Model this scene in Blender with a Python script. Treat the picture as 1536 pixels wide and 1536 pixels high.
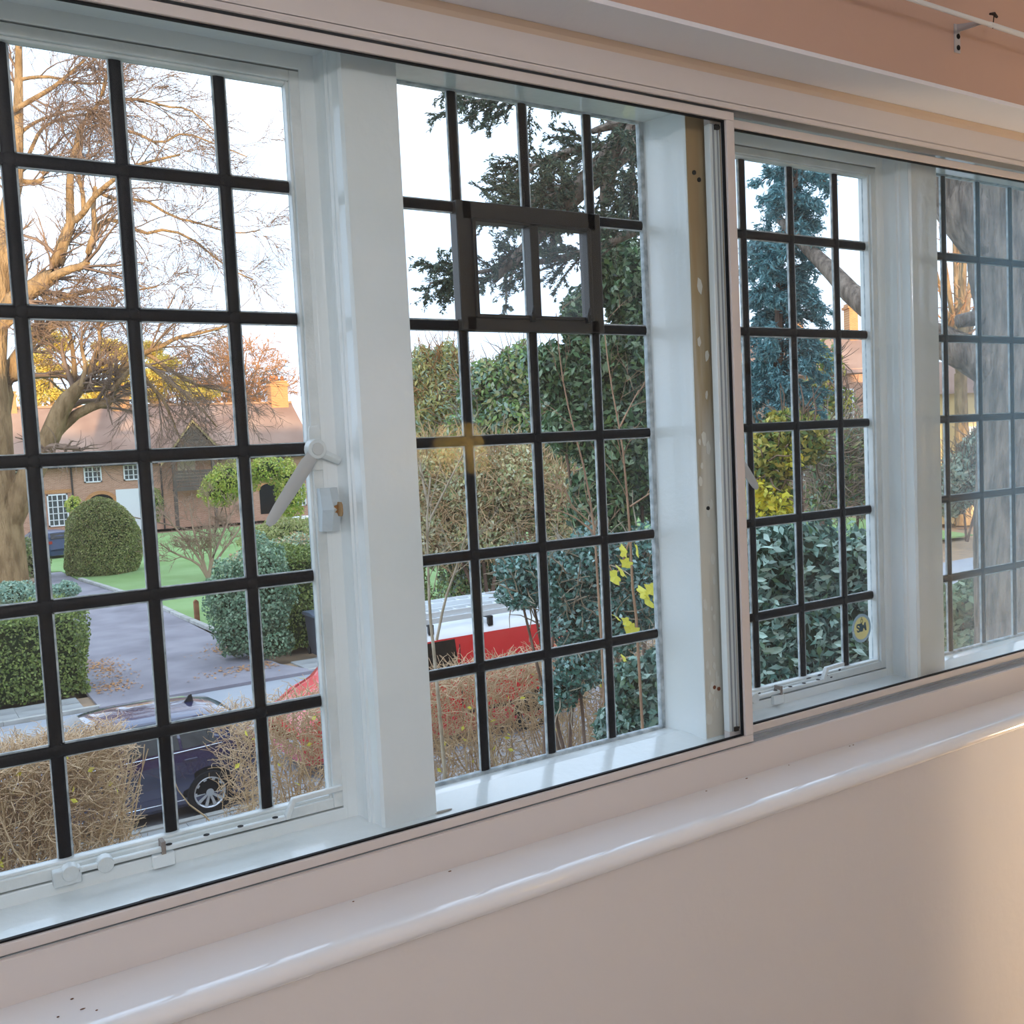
import bpy, math, random
import numpy as np
from mathutils import Matrix, Vector

for o in list(bpy.data.objects):
    bpy.data.objects.remove(o)
SC = bpy.context.scene
COL = SC.collection
random.seed(7)
RNG = np.random.default_rng(11)
PI = math.pi

# ------------------------------------------------------------------ camera
F_PX = 1480.0
CAM = np.array([-0.1776, -1.4743, -0.4064])
YAW, PITCH, ROLL = 0.567955, -0.069966, -0.04838
_f = np.array([math.sin(YAW)*math.cos(PITCH), math.cos(YAW)*math.cos(PITCH), math.sin(PITCH)])
_r0 = np.array([math.cos(YAW), -math.sin(YAW), 0.0])
_u0 = np.cross(_r0, _f)
_r = math.cos(ROLL)*_r0 + math.sin(ROLL)*_u0
_u = -math.sin(ROLL)*_r0 + math.cos(ROLL)*_u0
cd = bpy.data.cameras.new('camera')
cam = bpy.data.objects.new('camera', cd)
COL.objects.link(cam)
cd.sensor_width = 36.0
cd.lens = F_PX/1536*36.0
cd.clip_start = 0.02
cd.clip_end = 600
cam.matrix_world = Matrix(((_r[0], _u[0], -_f[0], CAM[0]), (_r[1], _u[1], -_f[1], CAM[1]), (_r[2], _u[2], -_f[2], CAM[2]), (0, 0, 0, 1)))
SC.camera = cam

# ------------------------------------------------------------------ sky, sun, exposure
W = bpy.data.worlds.new('sky')
SC.world = W
W.use_nodes = True
nt = W.node_tree
nt.nodes.clear()
wo = nt.nodes.new('ShaderNodeOutputWorld')
bg = nt.nodes.new('ShaderNodeBackground')
tc = nt.nodes.new('ShaderNodeTexCoord')
mp = nt.nodes.new('ShaderNodeMapping')
mp.inputs['Scale'].default_value = (1.6, 1.6, 4.5)
ns = nt.nodes.new('ShaderNodeTexNoise')
ns.inputs['Scale'].default_value = 1.7
ns.inputs['Detail'].default_value = 4.0
cr = nt.nodes.new('ShaderNodeValToRGB')
cr.color_ramp.elements[0].position = 0.40
cr.color_ramp.elements[0].color = (0.55, 0.70, 0.92, 1)
cr.color_ramp.elements[1].position = 0.62
cr.color_ramp.elements[1].color = (0.66, 0.72, 0.84, 1)
nt.links.new(tc.outputs['Generated'], mp.inputs['Vector'])
nt.links.new(mp.outputs['Vector'], ns.inputs['Vector'])
nt.links.new(ns.outputs['Fac'], cr.inputs['Fac'])
nt.links.new(cr.outputs['Color'], bg.inputs['Color'])
bg.inputs['Strength'].default_value = 2.05
nt.links.new(bg.outputs['Background'], wo.inputs['Surface'])

sd = bpy.data.lights.new('sun', 'SUN')
sd.energy = 5.5
sd.color = (1.0, 0.72, 0.42)
sd.angle = math.radians(0.8)
sun = bpy.data.objects.new('sun', sd)
COL.objects.link(sun)
# the sun stands very low behind the house the photograph was taken from
_sdir = Vector((0.30, 0.95, -0.052)).normalized()
sun.rotation_euler = _sdir.to_track_quat('-Z', 'Y').to_euler()
sun.location = (-6, -30, 9)

SC.view_settings.view_transform = 'Standard'
SC.view_settings.look = 'None'
SC.view_settings.gamma = 1.0
SC.view_settings.exposure = 0.3
SC.view_settings.use_curve_mapping = False
SC.cycles.use_denoising = True
SC.cycles.max_bounces = 10
SC.cycles.transparent_max_bounces = 24
SC.cycles.sample_clamp_indirect = 6.0

# ------------------------------------------------------------------ helpers
def ray(x, y):
    return _f + _r*(x-768)/F_PX + _u*(768-y)/F_PX
def gd(x, y, D):
    return CAM + ray(x, y)*D
def gY(x, y, Y):
    v = ray(x, y); return CAM + v*(Y-CAM[1])/v[1]
def gZ(x, y, Z):
    v = ray(x, y); return CAM + v*(Z-CAM[2])/v[2]

def hexc(h):
    h = h.lstrip('#')
    c = [int(h[i:i+2], 16)/255 for i in (0, 2, 4)]
    return tuple(((v/12.92) if v <= 0.04045 else ((v+0.055)/1.055)**2.4) for v in c)

MATS = {}
def mat(name, col, rough=0.6, spec=0.4, metal=0.0, vary=None, vscale=8.0, bump=0.0, bscale=40.0, bdist=.02, coat=0.0, stretch=None, detail=5.0):
    """Principled material; vary = second colour mixed in by object-space noise."""
    if name in MATS:
        return MATS[name]
    m = bpy.data.materials.new(name)
    m.use_nodes = True
    n = m.node_tree
    b = n.nodes['Principled BSDF']
    c = hexc(col) if isinstance(col, str) else col
    b.inputs['Base Color'].default_value = (*c, 1)
    b.inputs['Roughness'].default_value = rough
    b.inputs['Specular IOR Level'].default_value = spec
    b.inputs['Metallic'].default_value = metal
    b.inputs['Coat Weight'].default_value = coat
    if vary is not None or bump:
        t = n.nodes.new('ShaderNodeTexCoord')
        mpn = n.nodes.new('ShaderNodeMapping')
        if stretch: mpn.inputs['Scale'].default_value = stretch
        n.links.new(t.outputs['Object'], mpn.inputs['Vector'])
    if vary is not None:
        v = hexc(vary) if isinstance(vary, str) else vary
        z = n.nodes.new('ShaderNodeTexNoise')
        z.inputs['Scale'].default_value = vscale
        z.inputs['Detail'].default_value = detail
        r = n.nodes.new('ShaderNodeValToRGB')
        r.color_ramp.elements[0].position = 0.36
        r.color_ramp.elements[0].color = (*c, 1)
        r.color_ramp.elements[1].position = 0.66
        r.color_ramp.elements[1].color = (*v, 1)
        n.links.new(mpn.outputs['Vector'], z.inputs['Vector'])
        n.links.new(z.outputs['Fac'], r.inputs['Fac'])
        n.links.new(r.outputs['Color'], b.inputs['Base Color'])
    if bump:
        z2 = n.nodes.new('ShaderNodeTexNoise')
        z2.inputs['Scale'].default_value = bscale
        z2.inputs['Detail'].default_value = 4
        bp = n.nodes.new('ShaderNodeBump')
        bp.inputs['Strength'].default_value = bump
        bp.inputs['Distance'].default_value = bdist
        n.links.new(mpn.outputs['Vector'], z2.inputs['Vector'])
        n.links.new(z2.outputs['Fac'], bp.inputs['Height'])
        n.links.new(bp.outputs['Normal'], b.inputs['Normal'])
    MATS[name] = m
    return m

LEAFGAIN = 1.4
def leafmat(name, cols, rough=0.45, spec=0.5, trans=0.25):
    """foliage: every leaf takes its own tint from the ramp"""
    if name in MATS:
        return MATS[name]
    m = bpy.data.materials.new(name)
    m.use_nodes = True
    n = m.node_tree
    b = n.nodes['Principled BSDF']
    b.inputs['Roughness'].default_value = rough
    b.inputs['Specular IOR Level'].default_value = spec
    g = n.nodes.new('ShaderNodeNewGeometry')
    r = n.nodes.new('ShaderNodeValToRGB')
    e = r.color_ramp.elements
    while len(e) < len(cols): e.new(0.5)
    for i, c in enumerate(cols):
        e[i].position = i/(len(cols)-1)
        e[i].color = (*[min(.85, v*LEAFGAIN) for v in hexc(c)], 1)
    n.links.new(g.outputs['Random Per Island'], r.inputs['Fac'])
    n.links.new(r.outputs['Color'], b.inputs['Base Color'])
    tr = n.nodes.new('ShaderNodeBsdfTranslucent')
    n.links.new(r.outputs['Color'], tr.inputs['Color'])
    mx = n.nodes.new('ShaderNodeMixShader')
    mx.inputs[0].default_value = trans
    n.links.new(b.outputs[0], mx.inputs[1])
    n.links.new(tr.outputs[0], mx.inputs[2])
    n.links.new(mx.outputs[0], n.nodes['Material Output'].inputs['Surface'])
    MATS[name] = m
    return m

def glassmat(name, tint=(1, 1, 1), haze=0.0, hazecol=(0.8, 0.85, 0.9), gain=1.0, hs=6.0, grade=None):
    """thin pane: clear straight through, Fresnel gloss on top, faint film of dirt"""
    m = bpy.data.materials.new(name)
    m.use_nodes = True
    n = m.node_tree
    n.nodes.clear()
    o = n.nodes.new('ShaderNodeOutputMaterial')
    t = n.nodes.new('ShaderNodeBsdfTransparent'); t.inputs[0].default_value = (*tint, 1)
    g = n.nodes.new('ShaderNodeBsdfGlossy'); g.inputs['Roughness'].default_value = 0.03
    fr = n.nodes.new('ShaderNodeFresnel'); fr.inputs['IOR'].default_value = 1.45
    mu = n.nodes.new('ShaderNodeMath'); mu.operation = 'MULTIPLY'; mu.inputs[1].default_value = gain
    mx = n.nodes.new('ShaderNodeMixShader')
    n.links.new(fr.outputs[0], mu.inputs[0])
    n.links.new(mu.outputs[0], mx.inputs[0])
    n.links.new(t.outputs[0], mx.inputs[1]); n.links.new(g.outputs[0], mx.inputs[2])
    last = mx
    if haze > 0:
        d = n.nodes.new('ShaderNodeBsdfTranslucent'); d.inputs['Color'].default_value = (*hazecol, 1)
        tcn = n.nodes.new('ShaderNodeTexCoord')
        nz = n.nodes.new('ShaderNodeTexNoise'); nz.inputs['Scale'].default_value = hs; nz.inputs['Detail'].default_value = 5
        m2 = n.nodes.new('ShaderNodeMath'); m2.operation = 'MULTIPLY'; m2.inputs[1].default_value = haze*2
        m3 = n.nodes.new('ShaderNodeMixShader')
        n.links.new(tcn.outputs['Object'], nz.inputs['Vector'])
        n.links.new(nz.outputs['Fac'], m2.inputs[0]); n.links.new(m2.outputs[0], m3.inputs[0])
        n.links.new(mx.outputs[0], m3.inputs[1]); n.links.new(d.outputs[0], m3.inputs[2])
        if grade:                    # bluish veil of light put into the pane, growing along it
            sx = n.nodes.new('ShaderNodeSeparateXYZ'); mr = n.nodes.new('ShaderNodeMapRange'); ad = n.nodes.new('ShaderNodeMath'); ad.operation = 'ADD'
            mr.inputs['From Min'].default_value, mr.inputs['From Max'].default_value, mr.inputs['To Max'].default_value = grade
            n.links.new(tcn.outputs['Object'], sx.inputs[0]); n.links.new(sx.outputs['X'], mr.inputs['Value'])
            n.links.new(m2.outputs[0], ad.inputs[0]); n.links.new(mr.outputs[0], ad.inputs[1]); n.links.new(ad.outputs[0], m3.inputs[0])
        last = m3
    n.links.new(last.outputs[0], o.inputs['Surface'])
    return m

def tag(o, label=None, cat=None, group=None, kind=None):
    if label: o['label'] = label
    if cat: o['category'] = cat
    if group: o['group'] = group
    if kind: o['kind'] = kind
    return o
def empty(name, loc=(0, 0, 0), label=None, cat=None, group=None, kind=None):
    o = bpy.data.objects.new(name, None)
    o.location = tuple(float(v) for v in loc)
    o.empty_display_size = 0.1
    COL.objects.link(o)
    return tag(o, label, cat, group, kind)
def adopt(o, parent):
    if parent is not None:
        o.parent = parent
        p, off = parent, Vector((0, 0, 0))
        M = Matrix.Identity(4)
        chain = []
        while p is not None:
            chain.append(p); p = p.parent
        for q in reversed(chain):
            M = M @ Matrix.LocRotScale(q.location, q.rotation_euler, q.scale)
        li = M.inverted() @ Matrix.LocRotScale(o.location, o.rotation_euler, o.scale)
        o.location, rq, o.scale = li.decompose()
        o.rotation_euler = rq.to_euler()
    return o

def npmesh(name, V, F, material, parent=None, smooth=False, kind=None):
    V = np.asarray(V, dtype=np.float32).reshape(-1, 3)
    F = np.asarray(F, dtype=np.int32)
    me = bpy.data.meshes.new(name)
    nF, k = F.shape
    me.vertices.add(len(V)); me.vertices.foreach_set('co', V.ravel())
    me.loops.add(nF*k); me.loops.foreach_set('vertex_index', F.ravel())
    me.polygons.add(nF)
    me.polygons.foreach_set('loop_start', np.arange(0, nF*k, k, dtype=np.int32))
    me.update(calc_edges=True)
    if smooth:
        me.polygons.foreach_set('use_smooth', np.ones(nF, dtype=bool))
    me.materials.append(material)
    o = bpy.data.objects.new(name, me)
    COL.objects.link(o)
    adopt(o, parent)
    if kind: o['kind'] = kind
    return o

class MB:
    def __init__(s): s.v, s.f = [], []
    def box(s, x0, x1, y0, y1, z0, z1):
        b = len(s.v)
        s.v += [(x0, y0, z0), (x1, y0, z0), (x1, y1, z0), (x0, y1, z0), (x0, y0, z1), (x1, y0, z1), (x1, y1, z1), (x0, y1, z1)]
        s.f += [tuple(b+i for i in q) for q in ((0, 3, 2, 1), (4, 5, 6, 7), (0, 1, 5, 4), (1, 2, 6, 5), (2, 3, 7, 6), (3, 0, 4, 7))]
        return s
    def poly(s, pts):
        b = len(s.v); s.v += [tuple(map(float, p)) for p in pts]
        s.f.append(tuple(range(b, b+len(pts)))); return s
    def prism(s, pts, vec):
        """closed polygon of 3-d points swept along vec"""
        b = len(s.v); n = len(pts)
        s.v += [tuple(map(float, p)) for p in pts]
        s.v += [tuple(float(p[i])+vec[i] for i in range(3)) for p in pts]
        s.f.append(tuple(b+i for i in range(n))[::-1])
        s.f.append(tuple(b+n+i for i in range(n)))
        for i in range(n):
            j = (i+1) % n
            s.f.append((b+i, b+j, b+n+j, b+n+i))
        return s
    def tube(s, pts, rad, n=8, caps=True):
        pts = [np.array(p, float) for p in pts]
        if not hasattr(rad, '__len__'): rad = [rad]*len(pts)
        b = len(s.v)
        for i, p in enumerate(pts):
            t = pts[min(i+1, len(pts)-1)]-pts[max(i-1, 0)]
            t = t/(np.linalg.norm(t)+1e-9)
            a = np.array([0, 0, 1.]) if abs(t[2]) < .9 else np.array([1., 0, 0])
            e1 = np.cross(t, a); e1 /= np.linalg.norm(e1)
            e2 = np.cross(t, e1)
            for k in range(n):
                w = 2*PI*k/n
                s.v.append(tuple(p+rad[i]*(math.cos(w)*e1+math.sin(w)*e2)))
        for i in range(len(pts)-1):
            for k in range(n):
                k2 = (k+1) % n
                s.f.append((b+i*n+k, b+i*n+k2, b+(i+1)*n+k2, b+(i+1)*n+k))
        if caps:
            s.f.append(tuple(b+k for k in range(n))[::-1])
            s.f.append(tuple(b+(len(pts)-1)*n+k for k in range(n)))
        return s
    def grid(s, rows, close=False):
        b = len(s.v); m = len(rows[0])
        for r in rows: s.v += [tuple(map(float, p)) for p in r]
        for i in range(len(rows)-1):
            for j in range(m if close else m-1):
                j2 = (j+1) % m
                s.f.append((b+i*m+j, b+i*m+j2, b+(i+1)*m+j2, b+(i+1)*m+j))
        return s
    def ellipsoid(s, c, r, nu=16, nv=10):
        rows = []
        for i in range(nv+1):
            th = PI*(i+.02 if i == 0 else (i-.02 if i == nv else i))/nv
            rows.append([(c[0]+r[0]*math.sin(th)*math.cos(2*PI*j/nu), c[1]+r[1]*math.sin(th)*math.sin(2*PI*j/nu), c[2]+r[2]*math.cos(th)) for j in range(nu)])
        return s.grid(rows, True)
    def build(s, name, material, parent=None, smooth=False, bevel=0.0, seg=2, kind=None, angle=40):
        me = bpy.data.meshes.new(name)
        me.from_pydata(s.v, [], s.f)
        me.update()
        me.materials.append(material)
        if smooth:
            for p in me.polygons: p.use_smooth = True
            try: me.set_sharp_from_angle(angle=math.radians(angle))
            except Exception: pass
        o = bpy.data.objects.new(name, me)
        COL.objects.link(o)
        if bevel:
            bm = o.modifiers.new('bevel', 'BEVEL'); bm.width = bevel; bm.segments = seg; bm.limit_method = 'ANGLE'
            for p in me.polygons: p.use_smooth = True
            try: me.set_sharp_from_angle(angle=math.radians(60))
            except Exception: pass
        adopt(o, parent)
        if kind: o['kind'] = kind
        return o

def shareobj(name, me, loc, rot, parent=None, scale=(1, 1, 1)):
    o = bpy.data.objects.new(name, me)
    o.location = tuple(float(v) for v in loc); o.rotation_euler = rot; o.scale = scale
    COL.objects.link(o)
    return adopt(o, parent)

# --- branches and leaves in bulk
def unit(a):
    return a/(np.linalg.norm(a, axis=-1, keepdims=True)+1e-9)
def sweep(paths, radii, n=3):
    N, S, _ = paths.shape
    T = np.empty_like(paths)
    T[:, 1:-1] = paths[:, 2:]-paths[:, :-2]
    T[:, 0] = paths[:, 1]-paths[:, 0]
    T[:, -1] = paths[:, -1]-paths[:, -2]
    T = unit(T)
    A = np.where(np.abs(T[..., 2:3]) < .9, np.array([0, 0, 1.]), np.array([1., 0, 0]))
    E1 = unit(np.cross(T, A)); E2 = np.cross(T, E1)
    w = 2*PI*np.arange(n)/n
    V = paths[:, :, None, :] + radii[:, :, None, None]*(np.cos(w)[:, None]*E1[:, :, None, :]+np.sin(w)[:, None]*E2[:, :, None, :])
    idx = np.arange(N*S*n).reshape(N, S, n)
    a = idx[:, :-1, :]; b = np.roll(idx, -1, axis=2)[:, :-1, :]
    c = np.roll(idx, -1, axis=2)[:, 1:, :]; d = idx[:, 1:, :]
    F = np.stack([a, b, c, d], -1).reshape(-1, 4)
    return V.reshape(-1, 3), F
def merge(parts):
    Vs, Fs, off = [], [], 0
    for V, F in parts:
        Vs.append(V); Fs.append(F+off); off += len(V)
    return np.concatenate(Vs), np.concatenate(Fs)
def resample(pts, S):
    pts = np.array(pts, float)
    # Catmull-Rom through the points
    P = np.vstack([2*pts[0]-pts[1], pts, 2*pts[-1]-pts[-2]])
    out = []
    n = len(pts)-1
    for t in np.linspace(0, n-1e-6, S):
        i = int(t); u = t-i
        p0, p1, p2, p3 = P[i], P[i+1], P[i+2], P[i+3]
        out.append(.5*((2*p1)+(-p0+p2)*u+(2*p0-5*p1+4*p2-p3)*u*u+(-p0+3*p1-3*p2+p3)*u**3))
    return np.array(out)
def grow(paths, radii, k, length, angle, S=6, wob=.15, up=0.0, tmin=.2, tmax=1.0, rfac=.6, rmin=.004, rng=RNG, droop=0.0, bias=None):
    N, SP, _ = paths.shape
    idx = np.repeat(np.arange(N), k)
    t = rng.uniform(tmin, tmax, N*k)*(SP-1)
    i0 = np.clip(t.astype(int), 0, SP-2); u = (t-i0)[:, None]
    p = paths[idx, i0]*(1-u)+paths[idx, i0+1]*u
    tan = unit(paths[idx, i0+1]-paths[idx, i0])
    rp = (radii[idx, i0]*(1-u[:, 0])+radii[idx, i0+1]*u[:, 0])
    perp = rng.normal(size=(N*k, 3)); perp -= (perp*tan).sum(1, keepdims=True)*tan; perp = unit(perp)
    a = rng.normal(angle, angle*.25, N*k)[:, None]
    d = np.cos(a)*tan+np.sin(a)*perp
    d[:, 2] += up
    if bias is not None: d += np.asarray(bias)
    d = unit(d)
    L = length*rng.uniform(.55, 1.25, N*k)*(1-.45*t/(SP-1))
    out = np.empty((N*k, S, 3)); out[:, 0] = p
    cur = d.copy()
    for s in range(1, S):
        cur = cur + rng.normal(scale=wob, size=cur.shape); cur[:, 2] -= droop
        cur = unit(cur)
        out[:, s] = out[:, s-1]+cur*(L/(S-1))[:, None]
    r0 = np.maximum(rp*rfac*rng.uniform(.7, 1, N*k), rmin)
    R = r0[:, None]*np.linspace(1, .35, S)[None]
    return out, np.maximum(R, rmin*.5)
def leafquads(P, Nrm, size, aspect=.5, jit=.6, rng=RNG, axis=None, fold=.12):
    n = len(P)
    Nn = unit(unit(np.asarray(Nrm, float))+rng.normal(scale=jit, size=(n, 3)))
    if axis is None:
        A = rng.normal(size=(n, 3))
    else:
        A = np.asarray(axis, float)+rng.normal(scale=.35, size=(n, 3))
    A -= (A*Nn).sum(1, keepdims=True)*Nn
    A = unit(A)
    B = np.cross(Nn, A)
    s = (size*rng.uniform(.65, 1.25, n))[:, None]
    V = np.empty((n, 4, 3))
    V[:, 0] = P-A*s*.5
    V[:, 1] = P+B*s*aspect*.5+Nn*s*fold
    V[:, 2] = P+A*s*.5
    V[:, 3] = P-B*s*aspect*.5+Nn*s*fold
    return V.reshape(-1, 3), np.arange(n*4).reshape(n, 4)
def alongpaths(paths, n, rng=RNG, tmin=0.0):
    N, S, _ = paths.shape
    i = rng.integers(0, N, n)
    t = rng.uniform(tmin, 1, n)*(S-1); j = np.clip(t.astype(int), 0, S-2); u = (t-j)[:, None]
    return paths[i, j]*(1-u)+paths[i, j+1]*u, unit(paths[i, j+1]-paths[i, j])

# ------------------------------------------------------------------ materials
M_gloss = mat('white_gloss_paint', '#f1f6f7', .17, .6, coat=.5, vary='#e6eeef', vscale=3, bump=.05, bscale=60)
M_steel = mat('white_painted_steel', '#e4e9e9', .34, .5, vary='#d2d9d9', vscale=14, bump=.12, bscale=90)
M_alu = mat('white_powder_coated_aluminium', '#d6d0ce', .35, .45)
M_aludark = mat('grey_aluminium_track', '#9aa3ab', .4, .5)
M_seal = mat('black_rubber_seal', '#0d0f14', .6, .3)
M_lead = mat('dark_lead', '#06060b', .5, .22, metal=.0, vary='#0d0d13', vscale=30, bump=.1, bscale=120)
M_vent = mat('brown_grey_painted_iron', '#35322f', .4, .4)
M_cement_halo = mat('pale_cement_and_halo', '#c3ccd0', .8, .2, vary='#8f9aa0', vscale=60)
M_pane = glassmat('old_window_glass', (.98, 1, .995), haze=.003, hs=9)
M_sec = glassmat('secondary_glass', (.985, 1, .995), haze=.004, hazecol=(.75, .85, .92), hs=2.5)
M_wall = mat('grey_wall_paint', '#dedad9', .75, .2, bump=.05, bscale=30)
M_wallup = mat('peach_upper_wall', '#c4a596', .75, .2, bump=.05, bscale=30)  # upper wall set warmer in colour than the wall below
M_wallside = mat('off_white_wall_paint', '#dedbd8', .75, .2)
M_soffit = mat('white_plaster', '#e6e8f0', .7, .2, bump=.05, bscale=40)
M_sill = mat('white_gloss_sill_paint', '#f2f5fa', .14, .8, coat=1.0, bump=.04, bscale=12)
M_wood = mat('bare_pine', '#a4835a', .6, .3, vary='#7d6240', vscale=6, stretch=(6, 6, .5))
M_flake = mat('old_cream_paint', '#b9b2a2', .6, .3, vary='#8f897c', vscale=10, stretch=(2, 2, .6))
M_chip = mat('lifting_paint_flake', '#dcd9cf', .6, .3)
M_brass = mat('worn_brass', '#b08a5a', .35, .5, metal=.8)
M_dark = mat('dark_screw_hole', '#141414', .7, .2)
M_rust = mat('rust', '#7a3d22', .8, .2)

M_asphalt = mat('asphalt', '#969ca5', .85, .25, vary='#a6aab0', vscale=.6, bump=.2, bscale=40)
M_drive = mat('old_drive_tarmac', '#98959d', .85, .25, vary='#7e7b83', vscale=.8, bump=.25, bscale=30)
M_slab = mat('concrete_slab', '#a8aaaa', .85, .2, vary='#929494', vscale=1.5, bump=.15, bscale=30)
M_kerb = mat('concrete_kerb', '#bcbcb8', .85, .2, vary='#a4a49f', vscale=3)
M_lawn = mat('mown_lawn', '#809e62', .9, .1, vary='#92b078', vscale=.5, bump=.5, bscale=25)
M_soil = mat('leaf_littered_soil', '#93806d', .95, .1, vary='#ab9075', vscale=2.5, bump=.5, bscale=18)
M_yel = mat('yellow_road_paint', '#cfc48a', .8, .2)
M_bark = mat('brown_bark', '#8d7464', .9, .15, vary='#6d584b', vscale=5, bump=.9, bscale=10, bdist=.05, stretch=(2.2, 2.2, .5))
M_barkgold = mat('pale_bark', '#a98d68', .9, .15, vary='#806748', vscale=2.2, bump=1.0, bscale=4, bdist=.18, stretch=(1.6, 1.6, .5))
M_twig = mat('grey_brown_twig', '#7a675a', .9, .1, vary='#9a8270', vscale=.6)
M_twigor = mat('orange_brown_twig', '#b08055', .9, .1, vary='#c49468', vscale=.4)
M_hedgetwig = mat('brown_hedge_twig', '#cdb192', .9, .1, vary='#e6cdaa', vscale=3)
M_palebark = mat('pale_smooth_bark', '#bdb09c', .7, .3, vary='#9a8b74', vscale=6)
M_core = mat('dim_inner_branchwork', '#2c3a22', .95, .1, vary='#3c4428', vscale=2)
M_corebrown = mat('dim_brown_branchwork', '#8a765a', .95, .1, vary='#a08a6a', vscale=2)

# ==================================================================
# THE ROOM
# ==================================================================
ZS, ZH = -1.0, 0.197          # timber sill and head of the window opening
YF = -0.08                    # room face of the mullions
YW = -0.24                    # face of the plastered wall
XL, XR, YB, ZF, ZC = -2.3, 3.3, -4.3, -1.92, 0.72
G = -5.4                      # street level

def struct(name, mb, m, label, cat, **kw):
    o = mb.build(name, m, None, **kw); return tag(o, label, cat, kind='structure')
struct('floor', MB().box(XL, XR, YB, .3, ZF-.12, ZF), mat('beige_carpet', '#a39a92', .95, .1), 'plain grey-beige carpeted floor of the upstairs room', 'floor')
struct('ceiling', MB().box(XL, XR, YB, .3, ZC, ZC+.12), M_soffit, 'white plaster ceiling of the upstairs room', 'ceiling')
struct('wall_left', MB().box(XL-.15, XL, YB, .3, ZF, ZC), M_wallside, 'off-white painted side wall past the first casement', 'wall')
struct('wall_right', MB().box(XR, XR+.15, YB, .3, ZF, ZC), M_wallside, 'off-white painted side wall past the last light', 'wall')
struct('wall_back', MB().box(XL-.15, XR+.15, YB-.15, YB, ZF, ZC), M_wallside, 'off-white painted wall facing the window', 'wall')
OX0, OX1 = -0.9, 2.75         # ends of the window opening
wf = empty('wall_front', (0, YW, ZF), 'painted wall around and under the long leaded window', 'wall', kind='structure')
MB().box(XL, XR, YW, .06, ZF, -1.098).build('lower_wall', M_wall, wf)
MB().box(XL, XR, -0.254, .06, .264, ZC).build('upper_wall', M_wallup, wf)
MB().box(XL, OX0, YW, .06, -1.098, .264).build('side_pier', M_wall, wf)
MB().box(OX1, XR, YW, .06, -1.098, .264).build('side_pier', M_wall, wf)
MB().box(OX0, OX1, -0.2535, -0.09, .256, .2645).build('soffit', M_soffit, wf)
# crack under the sill nose, a thin broken gap between sill and wall
ck = MB()
for i in range(26):
    x = .28+i*.05+random.uniform(-.01, .01)
    if random.random() < .75:
        z = -1.0995+random.uniform(-.0012, .0008)
        ck.box(x, x+random.uniform(.02, .05), YW-.0006, YW+.001, z-.0012, z+.0004)
ck.build('hairline_crack', M_dark, wf)

# sill board with a rounded nose
prof = [(-.10, -1.066), (-.236, -1.0665)]
for i in range(9):
    a = PI/2 - PI*i/8*.98
    prof.append((-.246-.0155*math.cos(a), -1.0825+.016*math.sin(a)))
prof += [(-.236, -1.0985), (-.10, -1.0985)]
mb = MB(); mb.prism([(OX0-.06, y, z) for y, z in prof], (OX1-OX0+.12, 0, 0))
sill = struct('trim_1', mb, M_sill, 'glossy white window board with rounded nose under the leaded windows', 'sill', smooth=True, angle=50)
# specks of dirt and chipped spots along the back of the board
for (px_, py_) in [(658, 1295), (530, 1352), (108, 1498), (124, 1513), (145, 1515), (87, 1525), (1038, 1178), (1160, 1140), (1250, 1112), (1085, 1155), (1254, 1110)]:
    p = gZ(px_, py_, -1.0655)
    m_ = MB().ellipsoid((p[0], max(min(p[1], -.15), -.235), -1.0657), (random.uniform(.0012, .0035), random.uniform(.0008, .0016), .0006), 8, 5)
    m_.build('dirt_speck', mat('dirt_brown', '#6b4a35', .9, .1), sill)

# timber window frame: sill, head, mullions
fr = empty('trim_2', (0.8, -.02, ZS), 'white glossy timber frame with moulded mullions around the leaded lights', 'window frame', kind='structure')
MB().prism([(OX0, .032, ZS-.07), (OX0, -.098, ZS-.07), (OX0, -.098, ZS-.003), (OX0, -.02, ZS+.008), (OX0, .032, ZS+.008)], (OX1-OX0, 0, 0)).build('sill_rail', M_gloss, fr)
MB().prism([(OX0, .032, ZH+.06), (OX0, .032, ZH), (OX0, -.105, ZH-.002), (OX0, -.105, ZH+.06)], (OX1-OX0, 0, 0)).build('head_rail', M_gloss, fr)
CA = [(-.089, -.012), (-.089, -.020), (-.0655, -.021), (-.0615, -.028), (-.0600, -.040), (-.0605, -.049), (-.0570, -.0515), (-.0565, -.0555), (-.0530, -.058), (-.0500, -.066), (-.0487, -.0735), (-.0500, -.0755), (-.047, -.0778), (-.0455, YF)]
FX = [(-.070, .022), (-.0665, .012), (-.0500, -.045), (-.0490, -.0515), (-.0515, -.054), (-.0505, -.060), (-.0478, -.071), (-.0478, -.0745), (-.0455, YF)]
def mullion(c, left, right, face=M_gloss, z0=ZS-.004, z1=ZH+.004):
    L = [(c+x, y) for x, y in left]
    R = [(c-x, y) for x, y in right][::-1]
    pl = L+R+[(R[-1][0], .026), (L[0][0], .026)]
    mb = MB().prism([(x, y, z0) for x, y in pl], (0, 0, z1-z0))
    return mb.build('mullion', face, fr, smooth=True, angle=32)
MC = [-.2065, .494, 1.180, 1.855, 2.56]
mullion(MC[0], FX, CA)
mullion(MC[1], CA, FX)
m2 = mullion(MC[2], FX, CA)
mullion(MC[3], CA, FX)
mullion(MC[4], FX, CA)
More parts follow.
